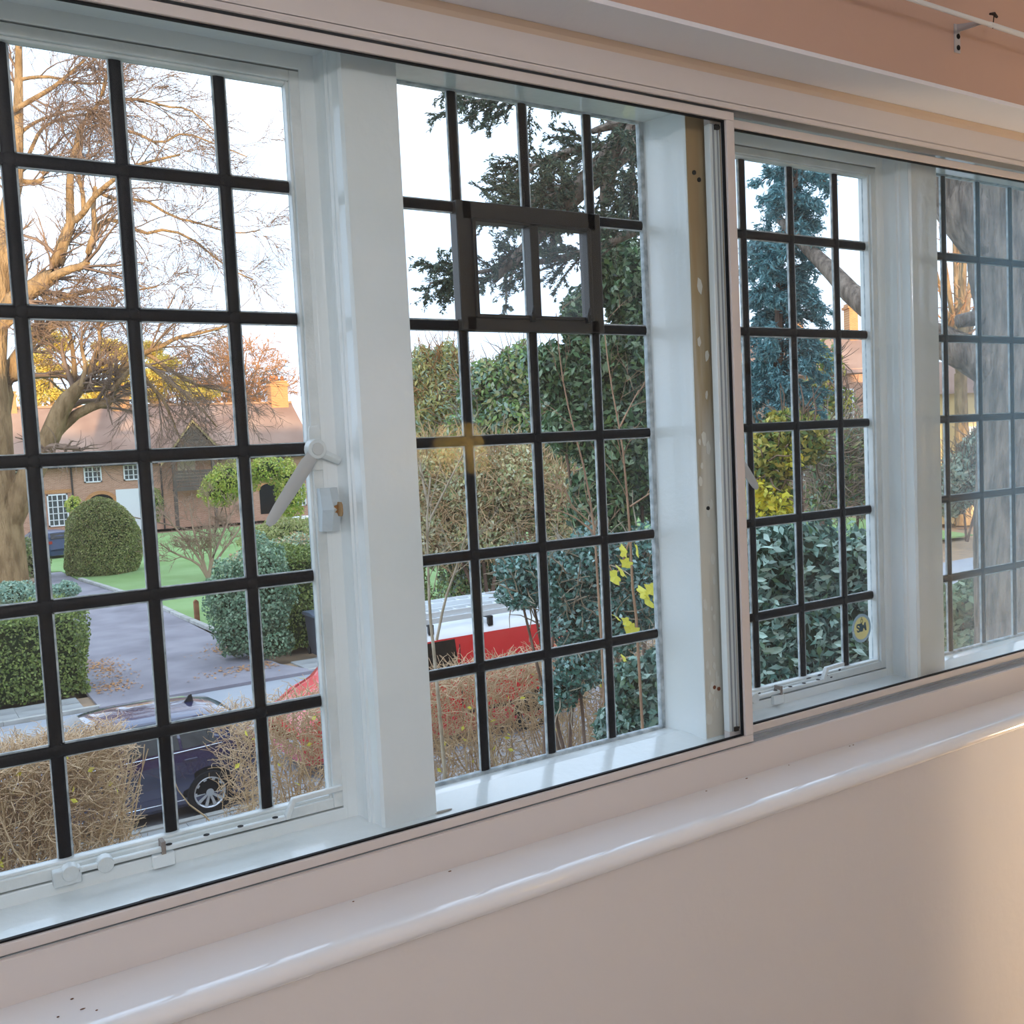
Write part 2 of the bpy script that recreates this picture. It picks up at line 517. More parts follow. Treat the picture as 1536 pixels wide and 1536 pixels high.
# the bare strip on the third mullion where the paint has come away
def wornmat():
    m = bpy.data.materials.new('worn_painted_pine'); m.use_nodes = True
    n = m.node_tree; b = n.nodes['Principled BSDF']; b.inputs['Roughness'].default_value = .55
    t = n.nodes.new('ShaderNodeTexCoord'); mp2 = n.nodes.new('ShaderNodeMapping'); mp2.inputs['Scale'].default_value = (9, 9, .8)
    nz = n.nodes.new('ShaderNodeTexNoise'); nz.inputs['Scale'].default_value = 5; nz.inputs['Detail'].default_value = 5
    sp = n.nodes.new('ShaderNodeSeparateXYZ'); mr = n.nodes.new('ShaderNodeMapRange'); ad = n.nodes.new('ShaderNodeMath'); ad.operation = 'ADD'
    mr.inputs['From Min'].default_value, mr.inputs['From Max'].default_value, mr.inputs['To Min'].default_value, mr.inputs['To Max'].default_value = -.70, .20, -.35, .45
    cr_ = n.nodes.new('ShaderNodeValToRGB')
    for k_, (ps, cl) in enumerate([(.2, '#d2cdc0'), (.42, '#bdb6a8'), (.62, '#ab9876'), (.85, '#a1865f')]):
        e_ = cr_.color_ramp.elements[k_] if k_ < 2 else cr_.color_ramp.elements.new(ps)
        e_.position = ps; e_.color = (*hexc(cl), 1)
    n.links.new(t.outputs['Object'], mp2.inputs['Vector']); n.links.new(mp2.outputs[0], nz.inputs['Vector'])
    n.links.new(t.outputs['Object'], sp.inputs[0]); n.links.new(sp.outputs['Z'], mr.inputs['Value'])
    n.links.new(nz.outputs['Fac'], ad.inputs[0]); n.links.new(mr.outputs[0], ad.inputs[1])
    n.links.new(ad.outputs[0], cr_.inputs['Fac']); n.links.new(cr_.outputs['Color'], b.inputs['Base Color'])
    return m
MB().prism([(1.1355, YF-.0012, ZS+.002), (1.2245, YF-.0012, ZS+.002), (1.2245, YF+.001, ZS+.002), (1.1355, YF+.001, ZS+.002)], (0, 0, ZH-ZS-.006)).build('worn_paint_face', wornmat(), fr)
for i in range(34):
    z = ZS+.03+random.random()**1.5*.85
    x = 1.139+random.random()*.03
    k = random.randint(5, 7); rr = random.uniform(.003, .009)
    pts = [(x+rr*(1+.5*random.random())*math.cos(2*PI*j/k)*.6, YF-.0016-random.random()*.0005, z+rr*(1+1.2*random.random())*math.sin(2*PI*j/k)) for j in range(k)]
    MB().prism(pts, (0, -.0006, 0)).build('paint_flake', M_chip, fr)
for (x, z) in [(1.152, .082), (1.164, .070), (1.170, -.905), (1.158, -.9), (1.158, -.55)]:
    MB().tube([(x, YF-.003, z), (x, YF+.002, z)], .0045 if z > 0 else .004, 8).build('screw_hole', M_dark if z > -.9 else M_rust, fr)
# small chips on the timber sill
for (px_, py_, w) in [(225, 1349, .016), (663, 1218, .02)]:
    p = gZ(px_, py_, ZS)
    MB().ellipsoid((p[0], p[1], ZS+.001+.0015*(p[1] > -.07)), (w, .004, .0012), 10, 5).build('chipped_spot', mat('bare_chip', '#a9a196', .8, .2), fr)

# ------------------------------------------------------------------ leaded lights
DX, DZ = .14382, .2
def came_bar(x0, x1, z0, z1, y, w, vertical):
    """one lead came, flat with rounded back"""
    mb = MB(); h = w/2
    pr = [(-h, .0), (-h*.9, -.0022), (-h*.45, -.0040), (h*.45, -.0040), (h*.9, -.0022), (h, 0), (h*.9, .003), (-h*.9, .003)]
    if vertical:
        mb.prism([(x0+a, y+b, z0) for a, b in pr], (0, 0, z1-z0))
    else:
        mb.prism([(x0, y+b, z0+a) for a, b in pr], (x1-x0, 0, 0))
    return mb
def lights(root, x0, gx0, gx1, gz0, gz1, y, w, vent=False):
    xs = [x0+i*DX for i in range(3)]
    zs = [-i*DZ for i in range(5)]
    cols = [gx0]+xs+[gx1]; rows = [gz1]+zs+[gz0]
    for i in range(4):
        for j in range(6):
            if vent and j == 1 and i in (1, 2): continue
            a, b, c, d = cols[i], cols[i+1], rows[j+1], rows[j]
            ty, tz = random.uniform(-.0012, .0012), random.uniform(-.0012, .0012)
            mb = MB()
            mb.poly([(a, y+.001-ty-tz, c), (b, y+.001+ty-tz, c), (b, y+.001+ty+tz, d), (a, y+.001-ty+tz, d)])
            mb.build('pane', M_pane, root)
    cem = MB(); e = w/2+.0016  # pale cement edging, also drawn as the bright halo round each pane
    for i, x in enumerate(xs):
        if vent and i == 1:
            seg = [(gz0, -.2), (0, gz1)]
        else:
            seg = [(gz0, gz1)]
        for (a, b) in seg:
            came_bar(x+random.uniform(-.0008, .0008), 0, a, b, y, w, True).build('came', M_lead, root, smooth=True, angle=50)
        cem.box(x-e, x+e, y-.0012, y+.0035, gz0, gz1)
    for j, z in enumerate(zs):
        came_bar(gx0, gx1, z+random.uniform(-.0008, .0008), 0, y-.0004, w, False).build('came', M_lead, root, smooth=True, angle=50)
        cem.box(gx0, gx1, y-.0012, y+.0035, z-e, z+e)
    for (a, b, c, d) in [(gx0, gx0+.004, gz0, gz1), (gx1-.004, gx1, gz0, gz1), (gx0, gx1, gz0, gz0+.004), (gx0, gx1, gz1-.004, gz1)]:
        cem.box(a, b, y-.0012, y+.0035, c, d)
    cem.build('cement_halo_edging', M_cement_halo, root)
    for x in xs:                                   # soldered joints
        for z in zs:
            if vent and abs(x-xs[1]) < .01 and z in (zs[0], zs[1]): continue
            MB().ellipsoid((x, y-.0036, z), (.0092, .0022, .0092), 10, 6).build('solder_joint', M_lead, root, smooth=True)

def casement(n, x0, label, flip):
    gx0, gx1, gz0, gz1 = x0-.102, x0+2*DX+.102, -.955, .155
    root = empty('window_%d' % n, ((gx0+gx1)/2, 0, -.972), label, 'window', kind='structure')
    lights(root, x0, gx0, gx1, gz0, gz1, 0.0, .0175)
    ox0, ox1, oz0, oz1 = gx0-.0185, gx1+.0185, -.9715, .1705
    def ring(a, b, y0, y1, nm, m, bev):
        (ax0, ax1, az0, az1), (bx0, bx1, bz0, bz1) = a, b
        mb = MB()
        for (u0, u1, w0, w1) in [(ax0, bx0, az0, az1), (bx1, ax1, az0, az1), (bx0, bx1, az0, bz0), (bx0, bx1, bz1, az1)]:
            mb.box(u0, u1, y0, y1, w0, w1)
        return mb.build(nm, m, root, bevel=bev)
    ring((ox0, ox1, oz0, oz1), (gx0, gx1, gz0, gz1), -.019, .016, 'casement_frame', M_steel, .0015)
    ring((gx0-.001, gx1+.001, gz0-.001, gz1+.001), (gx0+.0045, gx1-.0045, gz0+.0045, gz1-.0045), -.0135, .001, 'putty_fillet', M_steel, .002)
    # fixed sub-frame round the casement (dark crack between)
    q = .0022
    ring((ox0-.030, ox1+.030, ZS-.004, ZH+.004), (ox0-q, ox1+q, oz0-q, oz1+q), -.0205, .02, 'sub_frame', M_gloss, .0015)
    ring((ox0-q, ox1+q, oz0-q, oz1+q), (ox0, ox1, oz0, oz1), -.008, .012, 'shadow_gap_seal', M_seal, 0)
    return root, (gx0, gx1, gz0, gz1, ox0, ox1, oz0, oz1)
def fixed(n, x0, label, vent=False):
    gx0, gx1, gz0, gz1 = x0-.129, x0+2*DX+.129, -.992, .200
    root = empty('window_%d' % n, ((gx0+gx1)/2, .018, gz0), label, 'window', kind='structure')
    lights(root, x0, gx0, gx1, gz0, gz1, .018, .0172, vent)
    mb = MB()
    for (a, b, c, d) in [(gx0-.004, gx0+.006, gz0, gz1), (gx1-.006, gx1+.004, gz0, gz1), (gx0, gx1, gz0-.004, gz0+.006), (gx0, gx1, gz1-.006, gz1+.004)]:
        mb.box(a, b, .012, .024, c, d)
    mb.build('putty_bead', M_cement_halo, root, bevel=.002)
    return root, (gx0, gx1, gz0, gz1)

w1, b1 = casement(1, 0.0, 'leaded steel casement with long handle and key lock beside the moulded mullion', False)
w2, b2 = fixed(2, .69225, 'fixed leaded light with small brown ventilator in its upper panes', True)
w3, b3 = casement(3, 1.36058, 'leaded steel casement with round yellow sticker in a bottom pane', True)
w4, b4 = fixed(4, 2.07268, 'fixed leaded light in front of the big tree trunk')

# ventilator in window 2 (two panes in an iron frame)
vx0, vx1, vz0, vz1 = .69225, .69225+2*DX, -.2, 0.0
mb = MB()
for (a, b, c, d) in [(vx0-.0105, vx0+.020, vz0-.010, vz1+.010), (vx1-.020, vx1+.0105, vz0-.010, vz1+.010), (vx0, vx1, vz0-.010, vz0+.015), (vx0, vx1, vz1-.022, vz1+.010)]:
    mb.box(a, b, .002, .026, c, d)
vent = mb.build('ventilator_frame', M_vent, w2, bevel=.002)
mb = MB()
for (a, b, c, d) in [(vx0+.017, vx0+.024, vz0+.012, vz1-.019), (vx1-.026, vx1-.017, vz0+.012, vz1-.019), (vx0+.02, vx1-.02, vz0+.012, vz0+.018), (vx0+.02, vx1-.02, vz1-.025, vz1-.019), ((vx0+vx1)/2-.009, (vx0+vx1)/2+.009, vz0+.013, vz1-.02)]:
    mb.box(a, b, -.004, .022, c, d)
mb.build('ventilator_sash', M_vent, vent, bevel=.0015)
for k in (0, 1):
    a = vx0+.022+k*(DX-.02); b = a+DX-.028
    MB().poly([(a, .012, vz0+.015), (b, .012, vz0+.015), (b, .012, vz1-.022), (a, .012, vz1-.022)]).build('pane', glassmat('dusty_glass_%d' % k, (.96, .98, .98), haze=.05, hazecol=(.8, .86, .92), hs=14), vent)
for xx in ((vx0+vx1)/2-.014, vx1-.034):
    mb = MB().box(xx-.004, xx+.004, -.012, -.003, vz0+.006, vz0+.022)
    mb.tube([(xx, -.008, vz0+.018), (xx+.001, -.012, vz0+.034)], [.0035, .0025], 8)
    mb.build('catch', mat('black_iron', '#141414', .4, .5), vent, bevel=.001)

# --- casement furniture
def handle(root, px_, z, mir, tip):
    """cockspur handle: plate, boss, arm and nose; mir = +1 on a right-hand stile"""
    h = MB()
    h.prism([(px_-.011, -.0185, z+.030), (px_-.009, -.0185, z+.036), (px_+.005, -.0185, z+.037), (px_+.009, -.0185, z+.030), (px_+.009, -.0185, z-.033), (px_-.011, -.0185, z-.033)], (0, -.005, 0))
    hp = h.build('handle_plate', M_steel, root, bevel=.0015)
    MB().tube([(px_-.004*mir, -.022, z), (px_-.004*mir, -.038, z)], [.0165, .015], 20).build('pivot_boss', M_steel, hp, smooth=True, bevel=.001)
    MB().tube([(px_-.004*mir, -.0375, z), (px_-.004*mir, -.0405, z)], [.010, .009], 18).build('pivot_rivet', mat('worn_white_paint', '#c9cccb', .4, .4), hp, smooth=True)
    a0 = np.array([px_-.004*mir, -.031, z]); a1 = np.array(tip)
    d = a1-a0; L = np.linalg.norm(d); d /= L
    sd_ = np.cross(d, (0, 1, 0)); sd_ /= np.linalg.norm(sd_)
    up_ = np.cross(sd_, d)
    rows = []
    for t, w, th in [(0, .011, .004), (.14, .0095, .004), (.2, .0115, .0045), (.55, .0108, .004), (.8, .0096, .0036), (.94, .0080, .003), (1, .004, .002)]:
        c = a0+d*L*t
        rows.append([c-sd_*w-up_*th*.4, c-sd_*w*.8+up_*th, c+sd_*w*.8+up_*th, c+sd_*w-up_*th*.4, c+sd_*w*.5-up_*th, c-sd_*w*.5-up_*th])
    mb = MB().grid(rows, True)
    mb.f.append(tuple(range(6))[::-1]); n0 = len(mb.v)-6; mb.f.append(tuple(range(n0, n0+6)))
    mb.build('handle_arm', mat('grey_white_handle', '#bcbcbb', .4, .4), hp, smooth=True, angle=30)
    q = np.array([px_+.004*mir, -.028, z-.006])
    e = np.array([px_+.034*mir, -.030, z-.020])
    MB().tube([q, (q+e)/2, e], [.0085, .0075, .007], 6).build('handle_nose', M_steel, hp, bevel=.001)
    return hp
tip1 = gY(402, 788, -.052)
handle(w1, .3955, gY(468, 674, -.03)[2], 1, tip1)
tip3 = gY(1136, 733, -.045)
handle(w3, b3[4]+.009, gY(1108, 652, -.03)[2], -1, tip3)
# key lock block on the first casement
p0 = gY(487, 732, -.02); p1 = gY(492, 796, -.02)
kx, kz0, kz1 = .4085, p1[2], p0[2]
mb = MB()
rows = []
for z, dx_, dy in [(kz1, 0, 0), (kz1, 1, .8), (kz1-.012, 1, 1), ((kz0+kz1)/2, 1.0, 1.35), (kz0+.012, 1, 1), (kz0, 1, .8), (kz0, 0, 0)]:
    w = .0145*dx_+.001; t = .023*dy
    rows.append([(kx-w, -.019, z), (kx-w*.95, -.019-t*.55, z), (kx-w*.1, -.019-t, z), (kx+w*.8, -.019-t*.85, z), (kx+w, -.019, z)])
lock = mb.grid(rows).build('lock_block', mat('painted_lock_body', '#c3cdd2', .4, .45), w1)
kc = np.array([kx+.004, -.036, (kz0+kz1)/2+.001])
MB().tube([kc+(0, .004, 0), kc+(0, -.012, 0)], .006, 12).build('key_barrel', M_brass, lock)
mb = MB(); mb.prism([kc+np.array((.001*s, -.010-.020*t, .011*u)) for s, t, u in [(1, 0, -.5), (1, .2, -1), (1, .8, -1), (1, 1, -.6), (1, 1, .6), (1, .8, 1), (1, .2, 1), (1, 0, .5)]], (.0016, 0, 0))
mb.build('key', M_brass, lock)
# stays lying along the bottom rails
def stay(root, xa, xb, z, x_lift, mir=1):
    mb = MB()
    pts = [(xa, -.031, z), (xa+.3*(x_lift-xa), -.034, z+.001), (x_lift, -.036, z+.001)]
    mb.box(min(xa, x_lift), max(xa, x_lift), -.036, -.026, z-.003, z+.004)
    s = mb.build('stay_bar', M_steel, root, bevel=.002)
    MB().prism([(x_lift, -.036, z+.004), (x_lift+.012, -.036, z+.028), (xb, -.036, z+.030), (xb, -.036, z+.022), (x_lift+.017, -.036, z+.020), (x_lift+.006, -.036, z-.003), (x_lift, -.036, z-.003)], (0, .010, 0)).build('stay_handle', M_steel, s, bevel=.0015)
    for t in (.45, .62, .78, .95):
        x = xa+(x_lift-xa)*t
        MB().tube([(x, -.031, z+.0042), (x, -.031, z+.0048)], .0045, 12).build('peg_hole', M_dark, s)
    for x in (xa+.01, xa+.055):
        MB().tube([(x, -.038, z), (x, -.022, z)], [.011, .012], 14).build('stay_pivot', M_steel, s, smooth=True, bevel=.001)
    MB().box(xa+.13, xa+.136, -.037, -.019, z-.006, z+.012).build('stay_peg', mat('chipped_peg', '#8a7f78', .6, .3), s)
    MB().box(xa+.118, xa+.150, -.030, -.0195, z-.028, z-.008).build('stay_bracket', M_gloss, s, bevel=.002)
    MB().box(xa-.012, xa+.024, -.036, -.019, z-.016, z+.006).build('stay_hinge_plate', M_steel, s, bevel=.002)
    return s
stay(w1, -.01, .40, -.962, .305)
stay(w3, 1.262, 1.60, -.960, 1.53)
# rusty flaking spots on the third window's lower rail
for i in range(14):
    x = 1.27+i*.026+random.uniform(-.008, .008)
    MB().ellipsoid((x, -.0195, -.957+random.uniform(-.006, .008)), (random.uniform(.004, .009), .001, random.uniform(.0015, .003)), 8, 5).build('flaked_spot', mat('flaked_metal', '#5b5a60', .7, .3), w3)

# round sticker on window 3
sc_ = gY(1291, 942, .001)
st = empty('window_sticker', (sc_[0], -.0015, sc_[2]), 'round yellow sticker with pale blue ring stuck to a bottom pane', 'sticker')
def disc(r, y, n=40, rz=1.0):
    return [(sc_[0]+r*math.cos(2*PI*i/n), y, sc_[2]+r*rz*math.sin(2*PI*i/n)) for i in range(n)]
MB().prism(disc(.0335, -.0012), (0, -.0004, 0)).build('sticker_ring', mat('pale_blue_print', '#a9c6d8', .5, .3), st)
MB().prism(disc(.0265, -.0017), (0, -.0003, 0)).build('sticker_face', mat('pale_yellow_print', '#f5eea8', .5, .3), st)
M_print = mat('slate_blue_print', '#41606f', .5, .3)
tcu = bpy.data.curves.new('sticker_lettering', 'FONT')
tcu.body = 'SIM'; tcu.size = .026; tcu.align_x = 'CENTER'; tcu.align_y = 'CENTER'; tcu.offset = .0009; tcu.extrude = .0001; tcu.shear = -.1; tcu.space_character = .85
to = bpy.data.objects.new('sticker_lettering', tcu)
COL.objects.link(to)
to.location = (sc_[0], -.00215, sc_[2]+.001); to.rotation_euler = (PI/2, -.06, 0)
tcu.materials.append(M_print)
bpy.context.view_layer.update()
tme = bpy.data.meshes.new_from_object(to.evaluated_get(bpy.context.evaluated_depsgraph_get()))
tl_, tr_ = to.location.copy(), to.rotation_euler.copy()
bpy.data.objects.remove(to)
to = bpy.data.objects.new('sticker_lettering', tme); COL.objects.link(to)
to.location, to.rotation_euler = tl_, tr_
adopt(to, st)
em = MB()
cz = sc_[2]+.0165
em.grid([[(sc_[0]+rr*.0045*math.cos(2*PI*i/20), -.0022, cz+rr*.006*math.sin(2*PI*i/20)) for i in range(21)] for rr in (1.0, .55)])
em.box(sc_[0]-.002, sc_[0]+.002, -.00225, -.0021, cz+.0068, cz+.0086)
em.build('sticker_emblem', mat('olive_print', '#8f8f62', .5, .3), st)

# ------------------------------------------------------------------ secondary glazing
FZ0, FZ1 = -1.066, .2555
sg = empty('window_5', (.9, -.12, FZ0), 'white aluminium frame of the secondary glazing inside the leaded windows', 'window', kind='structure')
MB().prism([(OX0, -.142, FZ0), (OX0, -.142, -1.0082), (OX0, -.1405, -1.0072), (OX0, -.088, -1.0072), (OX0, -.088, FZ0)], (OX1-OX0, 0, 0)).build('bottom_track', M_alu, sg)
MB().box(OX0, OX1, -.142, -.088, .196, FZ1).build('top_track', M_alu, sg)
MB().box(OX0, OX1, -.142, -.1375, .1865, .197).build('track_fascia', M_alu, sg)
MB().box(OX0, OX1, -.1345, -.118, -1.0078, -1.0066).build('track_channel', M_aludark, sg)
MB().box(OX0, OX1, -.116, -.113, .184, .197).build('track_lip', M_aludark, sg)
MB().box(OX0, OX1, -.116, -.113, -1.009, -1.002).build('track_lip', M_aludark, sg)
# cove of filler, tinted to carry the shade strip under the soffit
MB().prism([(OX0, -.142, .242), (OX0, -.146, .249), (OX0, -.154, .2555), (OX0, -.142, .2555)], (OX1-OX0, 0, 0)).build('filler_bead', mat('shade_tinted_filler', '#cbb9a8', .7, .2), sg)
def slider(n, x0, x1, y0, y1, gz0, gz1, label, wst=.021, gm=None):
    r = empty('window_%d' % n, ((x0+x1)/2, (y0+y1)/2, gz0-.014), label, 'window', kind='structure')
    z0, z1 = gz0-.0145, gz1+.0155
    MB().box(x0, x1, y0, y1, z0, gz0).build('bottom_rail', M_alu, r, bevel=.0012)
    MB().box(x0, x1, y0, y1, gz1, z1).build('top_rail', M_alu, r, bevel=.0012)
    MB().box(x0, x0+wst, y0, y1, gz0, gz1).build('stile', M_gloss if wst > .022 else M_alu, r, bevel=.0012)  # first stile of the wide pair whitened to stand for daylight on it
    MB().box(x1-wst, x1, y0, y1, gz0, gz1).build('stile', M_alu, r, bevel=.0012)
    ym = (y0+y1)/2
    s = MB()
    for (a, b, c, d) in [(x0+wst, x1-wst, gz0, gz0+.0026), (x0+wst, x1-wst, gz1-.0026, gz1), (x0+wst, x0+wst+.0026, gz0, gz1), (x1-wst-.0026, x1-wst, gz0, gz1)]:
        s.box(a, b, ym-.003, ym+.003, c, d)
    s.build('gasket', M_seal, r)
    MB().poly([(x0+wst, ym, gz0), (x1-wst, ym, gz0), (x1-wst, ym, gz1), (x0+wst, ym, gz1)]).build('glass', gm or M_sec, r)
    return r
slider(6, OX0+.02, 1.2075, -.134, -.118, -.991, .1685, 'sliding glass panel in front of the first two leaded windows')
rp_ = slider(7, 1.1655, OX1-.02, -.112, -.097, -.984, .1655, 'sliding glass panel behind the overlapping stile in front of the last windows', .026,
             glassmat('veiled_secondary_glass', (.985, 1, .995), haze=.005, hazecol=(.5, .78, .92), hs=2.5, grade=(1.80, 2.06, .19)))  # haze colour and grade carry the bluish light veil over the last window
MB().box(1.172, 1.176, -.113, -.096, -.984, .165).build('stile_groove', M_aludark, rp_)
MB().box(1.183, 1.1855, -.113, -.096, -.984, .165).build('stile_groove', M_aludark, rp_)
MB().box(1.176, 1.186, -.117, -.110, .155, .164).build('end_cap', M_seal, rp_)
MB().box(1.176, 1.186, -.117, -.110, -.984, -.976).build('end_cap', M_seal, rp_)

# ------------------------------------------------------------------ curtain rail over the window
cr0 = gY(1300, -18, -.31); cr1 = gY(1536, 49, -.31)
rz = (cr0[2]+cr1[2])/2
rail = empty('curtain_rail', (1.6, -.31, rz), 'thin white curtain rail held off the peach wall by a bracket', 'curtain rail')
M_rail = mat('white_plastic', '#dfe1e3', .35, .45)
MB().tube([(.9, -.31, rz), (1.745, -.31, rz)], .0045, 10).build('rail_tube', M_rail, rail, smooth=True)
MB().tube([(1.742, -.31, rz), (1.748, -.31, rz), (2.9, -.31, rz)], [.0053, .0053, .0053], 10).build('rail_sleeve', M_rail, rail, smooth=True)
bx = gY(1436, 58, -.256)
mb = MB().box(bx[0]-.009, bx[0]+.009, -.257, -.2535, bx[2]-.028, bx[2]+.028)
mb.prism([(bx[0]-.002, -.256, bx[2]+.028), (bx[0]-.002, -.312, rz+.002), (bx[0]-.002, -.312, rz-.004), (bx[0]-.002, -.256, bx[2]+.012)], (.004, 0, 0))
br = mb.build('rail_bracket', mat('grey_white_bracket', '#b5b4b8', .4, .45), rail, bevel=.001)
for dz in (-.018, .004):
    MB().tube([(bx[0]+.001, -.2585, bx[2]+dz), (bx[0]+.001, -.2565, bx[2]+dz)], .0052, 10).build('screw_head', M_dark, br)
hx = 1.752
MB().tube([(hx, -.310, rz-.006), (hx+.002, -.312, rz+.018)], .0012, 6).tube([(hx-.012, -.312, rz+.019), (hx+.002, -.312, rz+.022), (hx+.014, -.311, rz+.018)], [.002, .0035, .0025], 8).build('curtain_hook', mat('dark_wire_hook', '#2b1d18', .5, .4), rail)

# ------------------------------------------------------------------ floor lamp of the room, plus lamps and screen added unseen
def lamplight(name, loc, watts, col, radius, parent):
    l = bpy.data.lights.new(name, 'POINT'); l.energy = watts; l.color = col; l.shadow_soft_size = radius
    o = bpy.data.objects.new(name, l); COL.objects.link(o); o.location = loc
    return adopt(o, parent)
pd_ = empty('added_pendant_lamp', (-.62, -2.75, ZC), 'unseen pendant lamp added behind the viewer to fill the room with light', 'lamp')
MB().tube([(-.62, -2.75, ZC), (-.62, -2.75, .50)], .004, 8).build('cord', M_rail, pd_)
MB().tube([(-.62, -2.75, ZC), (-.62, -2.75, ZC-.03)], [.05, .045], 16).build('ceiling_rose', M_rail, pd_)
MB().tube([(-.62, -2.75, .50), (-.62, -2.75, .44)], [.02, .022], 12).build('bulb_holder', M_rail, pd_)
lamplight('added_pendant_bulb', (-.62, -2.75, .38), 46, (1, .975, .985), .12, pd_)  # neutral fill lamp, added to brighten walls and frames
fl = empty('floor_lamp', (1.86, -2.35, ZF), 'slim floor lamp with a round base standing behind the viewer', 'lamp')
MB().tube([(1.86, -2.35, ZF), (1.86, -2.35, ZF+.025)], [.14, .13], 24).build('base', M_brass, fl)
MB().tube([(1.86, -2.35, ZF+.02), (1.86, -2.35, -.55)], .01, 10).build('pole', M_brass, fl)
sh = MB(); sh.grid([[(1.86+r*math.cos(2*PI*i/24), -2.35+r*math.sin(2*PI*i/24), z) for i in range(25)] for r, z in ((.13, -.52), (.085, -.32))])
sh.build('lamp_shade', leafmat('parchment_shade', ['#f0d2a0', '#f0d2a0'], .8, .1, .5), fl, smooth=True)
lamplight('floor_lamp_bulb', (1.86, -2.35, -.42), 10, (1, .62, .30), .05, fl)

M_oak = mat('light_oak', '#b08f66', .6, .3, vary='#9c7c56', vscale=4, stretch=(1, 1, .2))
bk = empty('added_light_screen', (2.265, -.8, ZF), 'unseen upright panel added to cut the edge of the warm lamp patch', 'screen')  # added panel out of view, blocks part of the low lamp's light
MB().box(2.255, 2.275, -1.08, -.53, ZF+.06, -.22).build('light_screen_panel', M_wallside, bk)
for y in (-1.11, -.535): MB().box(2.25, 2.28, y, y+.03, ZF, -.18).build('post', M_oak, bk)
for z in (ZF+.03, -.22): MB().box(2.25, 2.28, -1.08, -.535, z, z+.03).build('rail', M_oak, bk)
tb_ = empty('added_stool', (2.85, -.75, ZF), 'low round wooden stool added unseen to hold the glow lamp', 'stool')  # added out of view to keep the glow lamp low
MB().tube([(2.85, -.75, ZF+.17), (2.85, -.75, ZF+.20)], .17, 24).build('seat', M_oak, tb_)
for k in range(3):
    a = 2*PI*k/3; MB().tube([(2.85+.13*math.cos(a), -.75+.13*math.sin(a), ZF), (2.85+.10*math.cos(a), -.75+.10*math.sin(a), ZF+.175)], .016, 8).build('leg', M_oak, tb_)
tl = empty('added_glow_lamp', (2.85, -.75, ZF+.20), 'unseen bare-bulb lamp added for the warm glow at lower right', 'lamp')
MB().tube([(2.85, -.75, ZF+.20), (2.85, -.75, ZF+.23), (2.85, -.75, ZF+.37)], [.07, .06, .015], 16).build('base', M_brass, tl)
MB().tube([(2.85, -.75, ZF+.37), (2.85, -.75, ZF+.40)], .014, 10).build('bulb_holder', M_rail, tl)
lamplight('added_glow_bulb', (2.85, -.75, ZF+.46), 25, (1, .74, .46), .05, tl)  # lamp added out of view to make the warm patch at lower right

# ==================================================================
# OUTSIDE
# ==================================================================
def flat(name, pts, z, m, label, cat, th=.06):
    mb = MB().prism([(p[0], p[1], z-th) for p in pts], (0, 0, th))
    return struct(name, mb, m, label, cat)
# own house: outer wall below and beside the window, roof above (it throws the shade over the street)
own = empty('house_front', (0, .2, G), 'brick house the window belongs to, below and above the room', 'building', kind='structure')
M_ownbrick = mat('own_brick', '#8a5a46', .9, .2, vary='#a26d55', vscale=3)
MB().box(-45, 30, .03, .06, G, ZF-.12).box(-45, XL-.15, .03, .06, ZF-.12, 1.6).box(XR+.15, 30, .03, .06, ZF-.12, 1.6).box(XL-.15, XR+.15, .03, .06, ZC+.12, 1.6).build('outer_wall', M_ownbrick, own)
MB().prism([(-45, .12, 1.5), (-45, -5, 6.0), (-45, -10.5, 1.5)], (81, 0, 0)).build('roof', mat('own_roof_tile', '#7a5244', .9, .2), own)
MB().box(-45, 30, -10, -9.75, G, 1.6).build('rear_wall', M_ownbrick, own)

flat('ground', [(-60, .26), (140, .26), (140, 190), (-60, 190)], G-.2, M_soil, 'brown earth and leaf litter beneath the gardens', 'ground', .3)
flat('front_garden', [(-20, .26), (40, .26), (40, 11.1), (-20, 11.1)], G, mat('shaded_garden_earth', '#9a9688', .95, .1, vary='#84906a', vscale=.8, bump=.5, bscale=12), 'earthy front garden under the window', 'garden')
flat('road', [(-40, 12.35), (60, 12.35), (60, 20.0), (-40, 20.0)], G-.06, M_asphalt, 'grey asphalt street with parked car and van', 'road')
# pavements with slabs and kerb stones
def pavement(name, y0, y1, kerb_y, x0, x1, label, gap=None):
    p = empty(name, ((x0+x1)/2, (y0+y1)/2, G), label, 'pavement', kind='structure')
    MB().box(x0, x1, y0, y1, G-.3, G-.035).build('bedding', M_soil, p)
    n = 2; w = (y1-y0)/n
    so = MB().box(-.297, .297, -w/2+.004, w/2-.004, -.04, 0).build('paving_slab', M_slab); sm = so.data
    bpy.data.objects.remove(so)
    x = x0
    while x < x1:
        for j in range(n):
            if not (gap and gap[0] < x+.3 < gap[1]):
                shareobj('paving_slab', sm, (x+.3, y0+w*(j+.5), G+random.uniform(-.006, .006)), (random.uniform(-.006, .006), random.uniform(-.006, .006), 0), p)
        x += .6
    ko = MB().box(-.447, .447, -.065, .065, -.16, .0).build('kerb_stone', M_kerb); km = ko.data
    bpy.data.objects.remove(ko)
    x = x0
    while x < x1:
        low = gap and gap[0] < x+.45 < gap[1]
        shareobj('kerb_stone', km, (x+.45, kerb_y, G+(-.045 if low else .02)+random.uniform(-.004, .004)), (0, 0, random.uniform(-.004, .004)), p)
        x += .9
    return p
pavement('near_pavement', 11.1, 12.22, 12.29, -1.2, 13.2, 'slabbed pavement between the bare hedge and the parked car')
pavement('far_pavement', 20.15, 21.25, 20.08, -3.0, 17.4, 'slabbed pavement across the street either side of the drive', (3.3, 7.6))
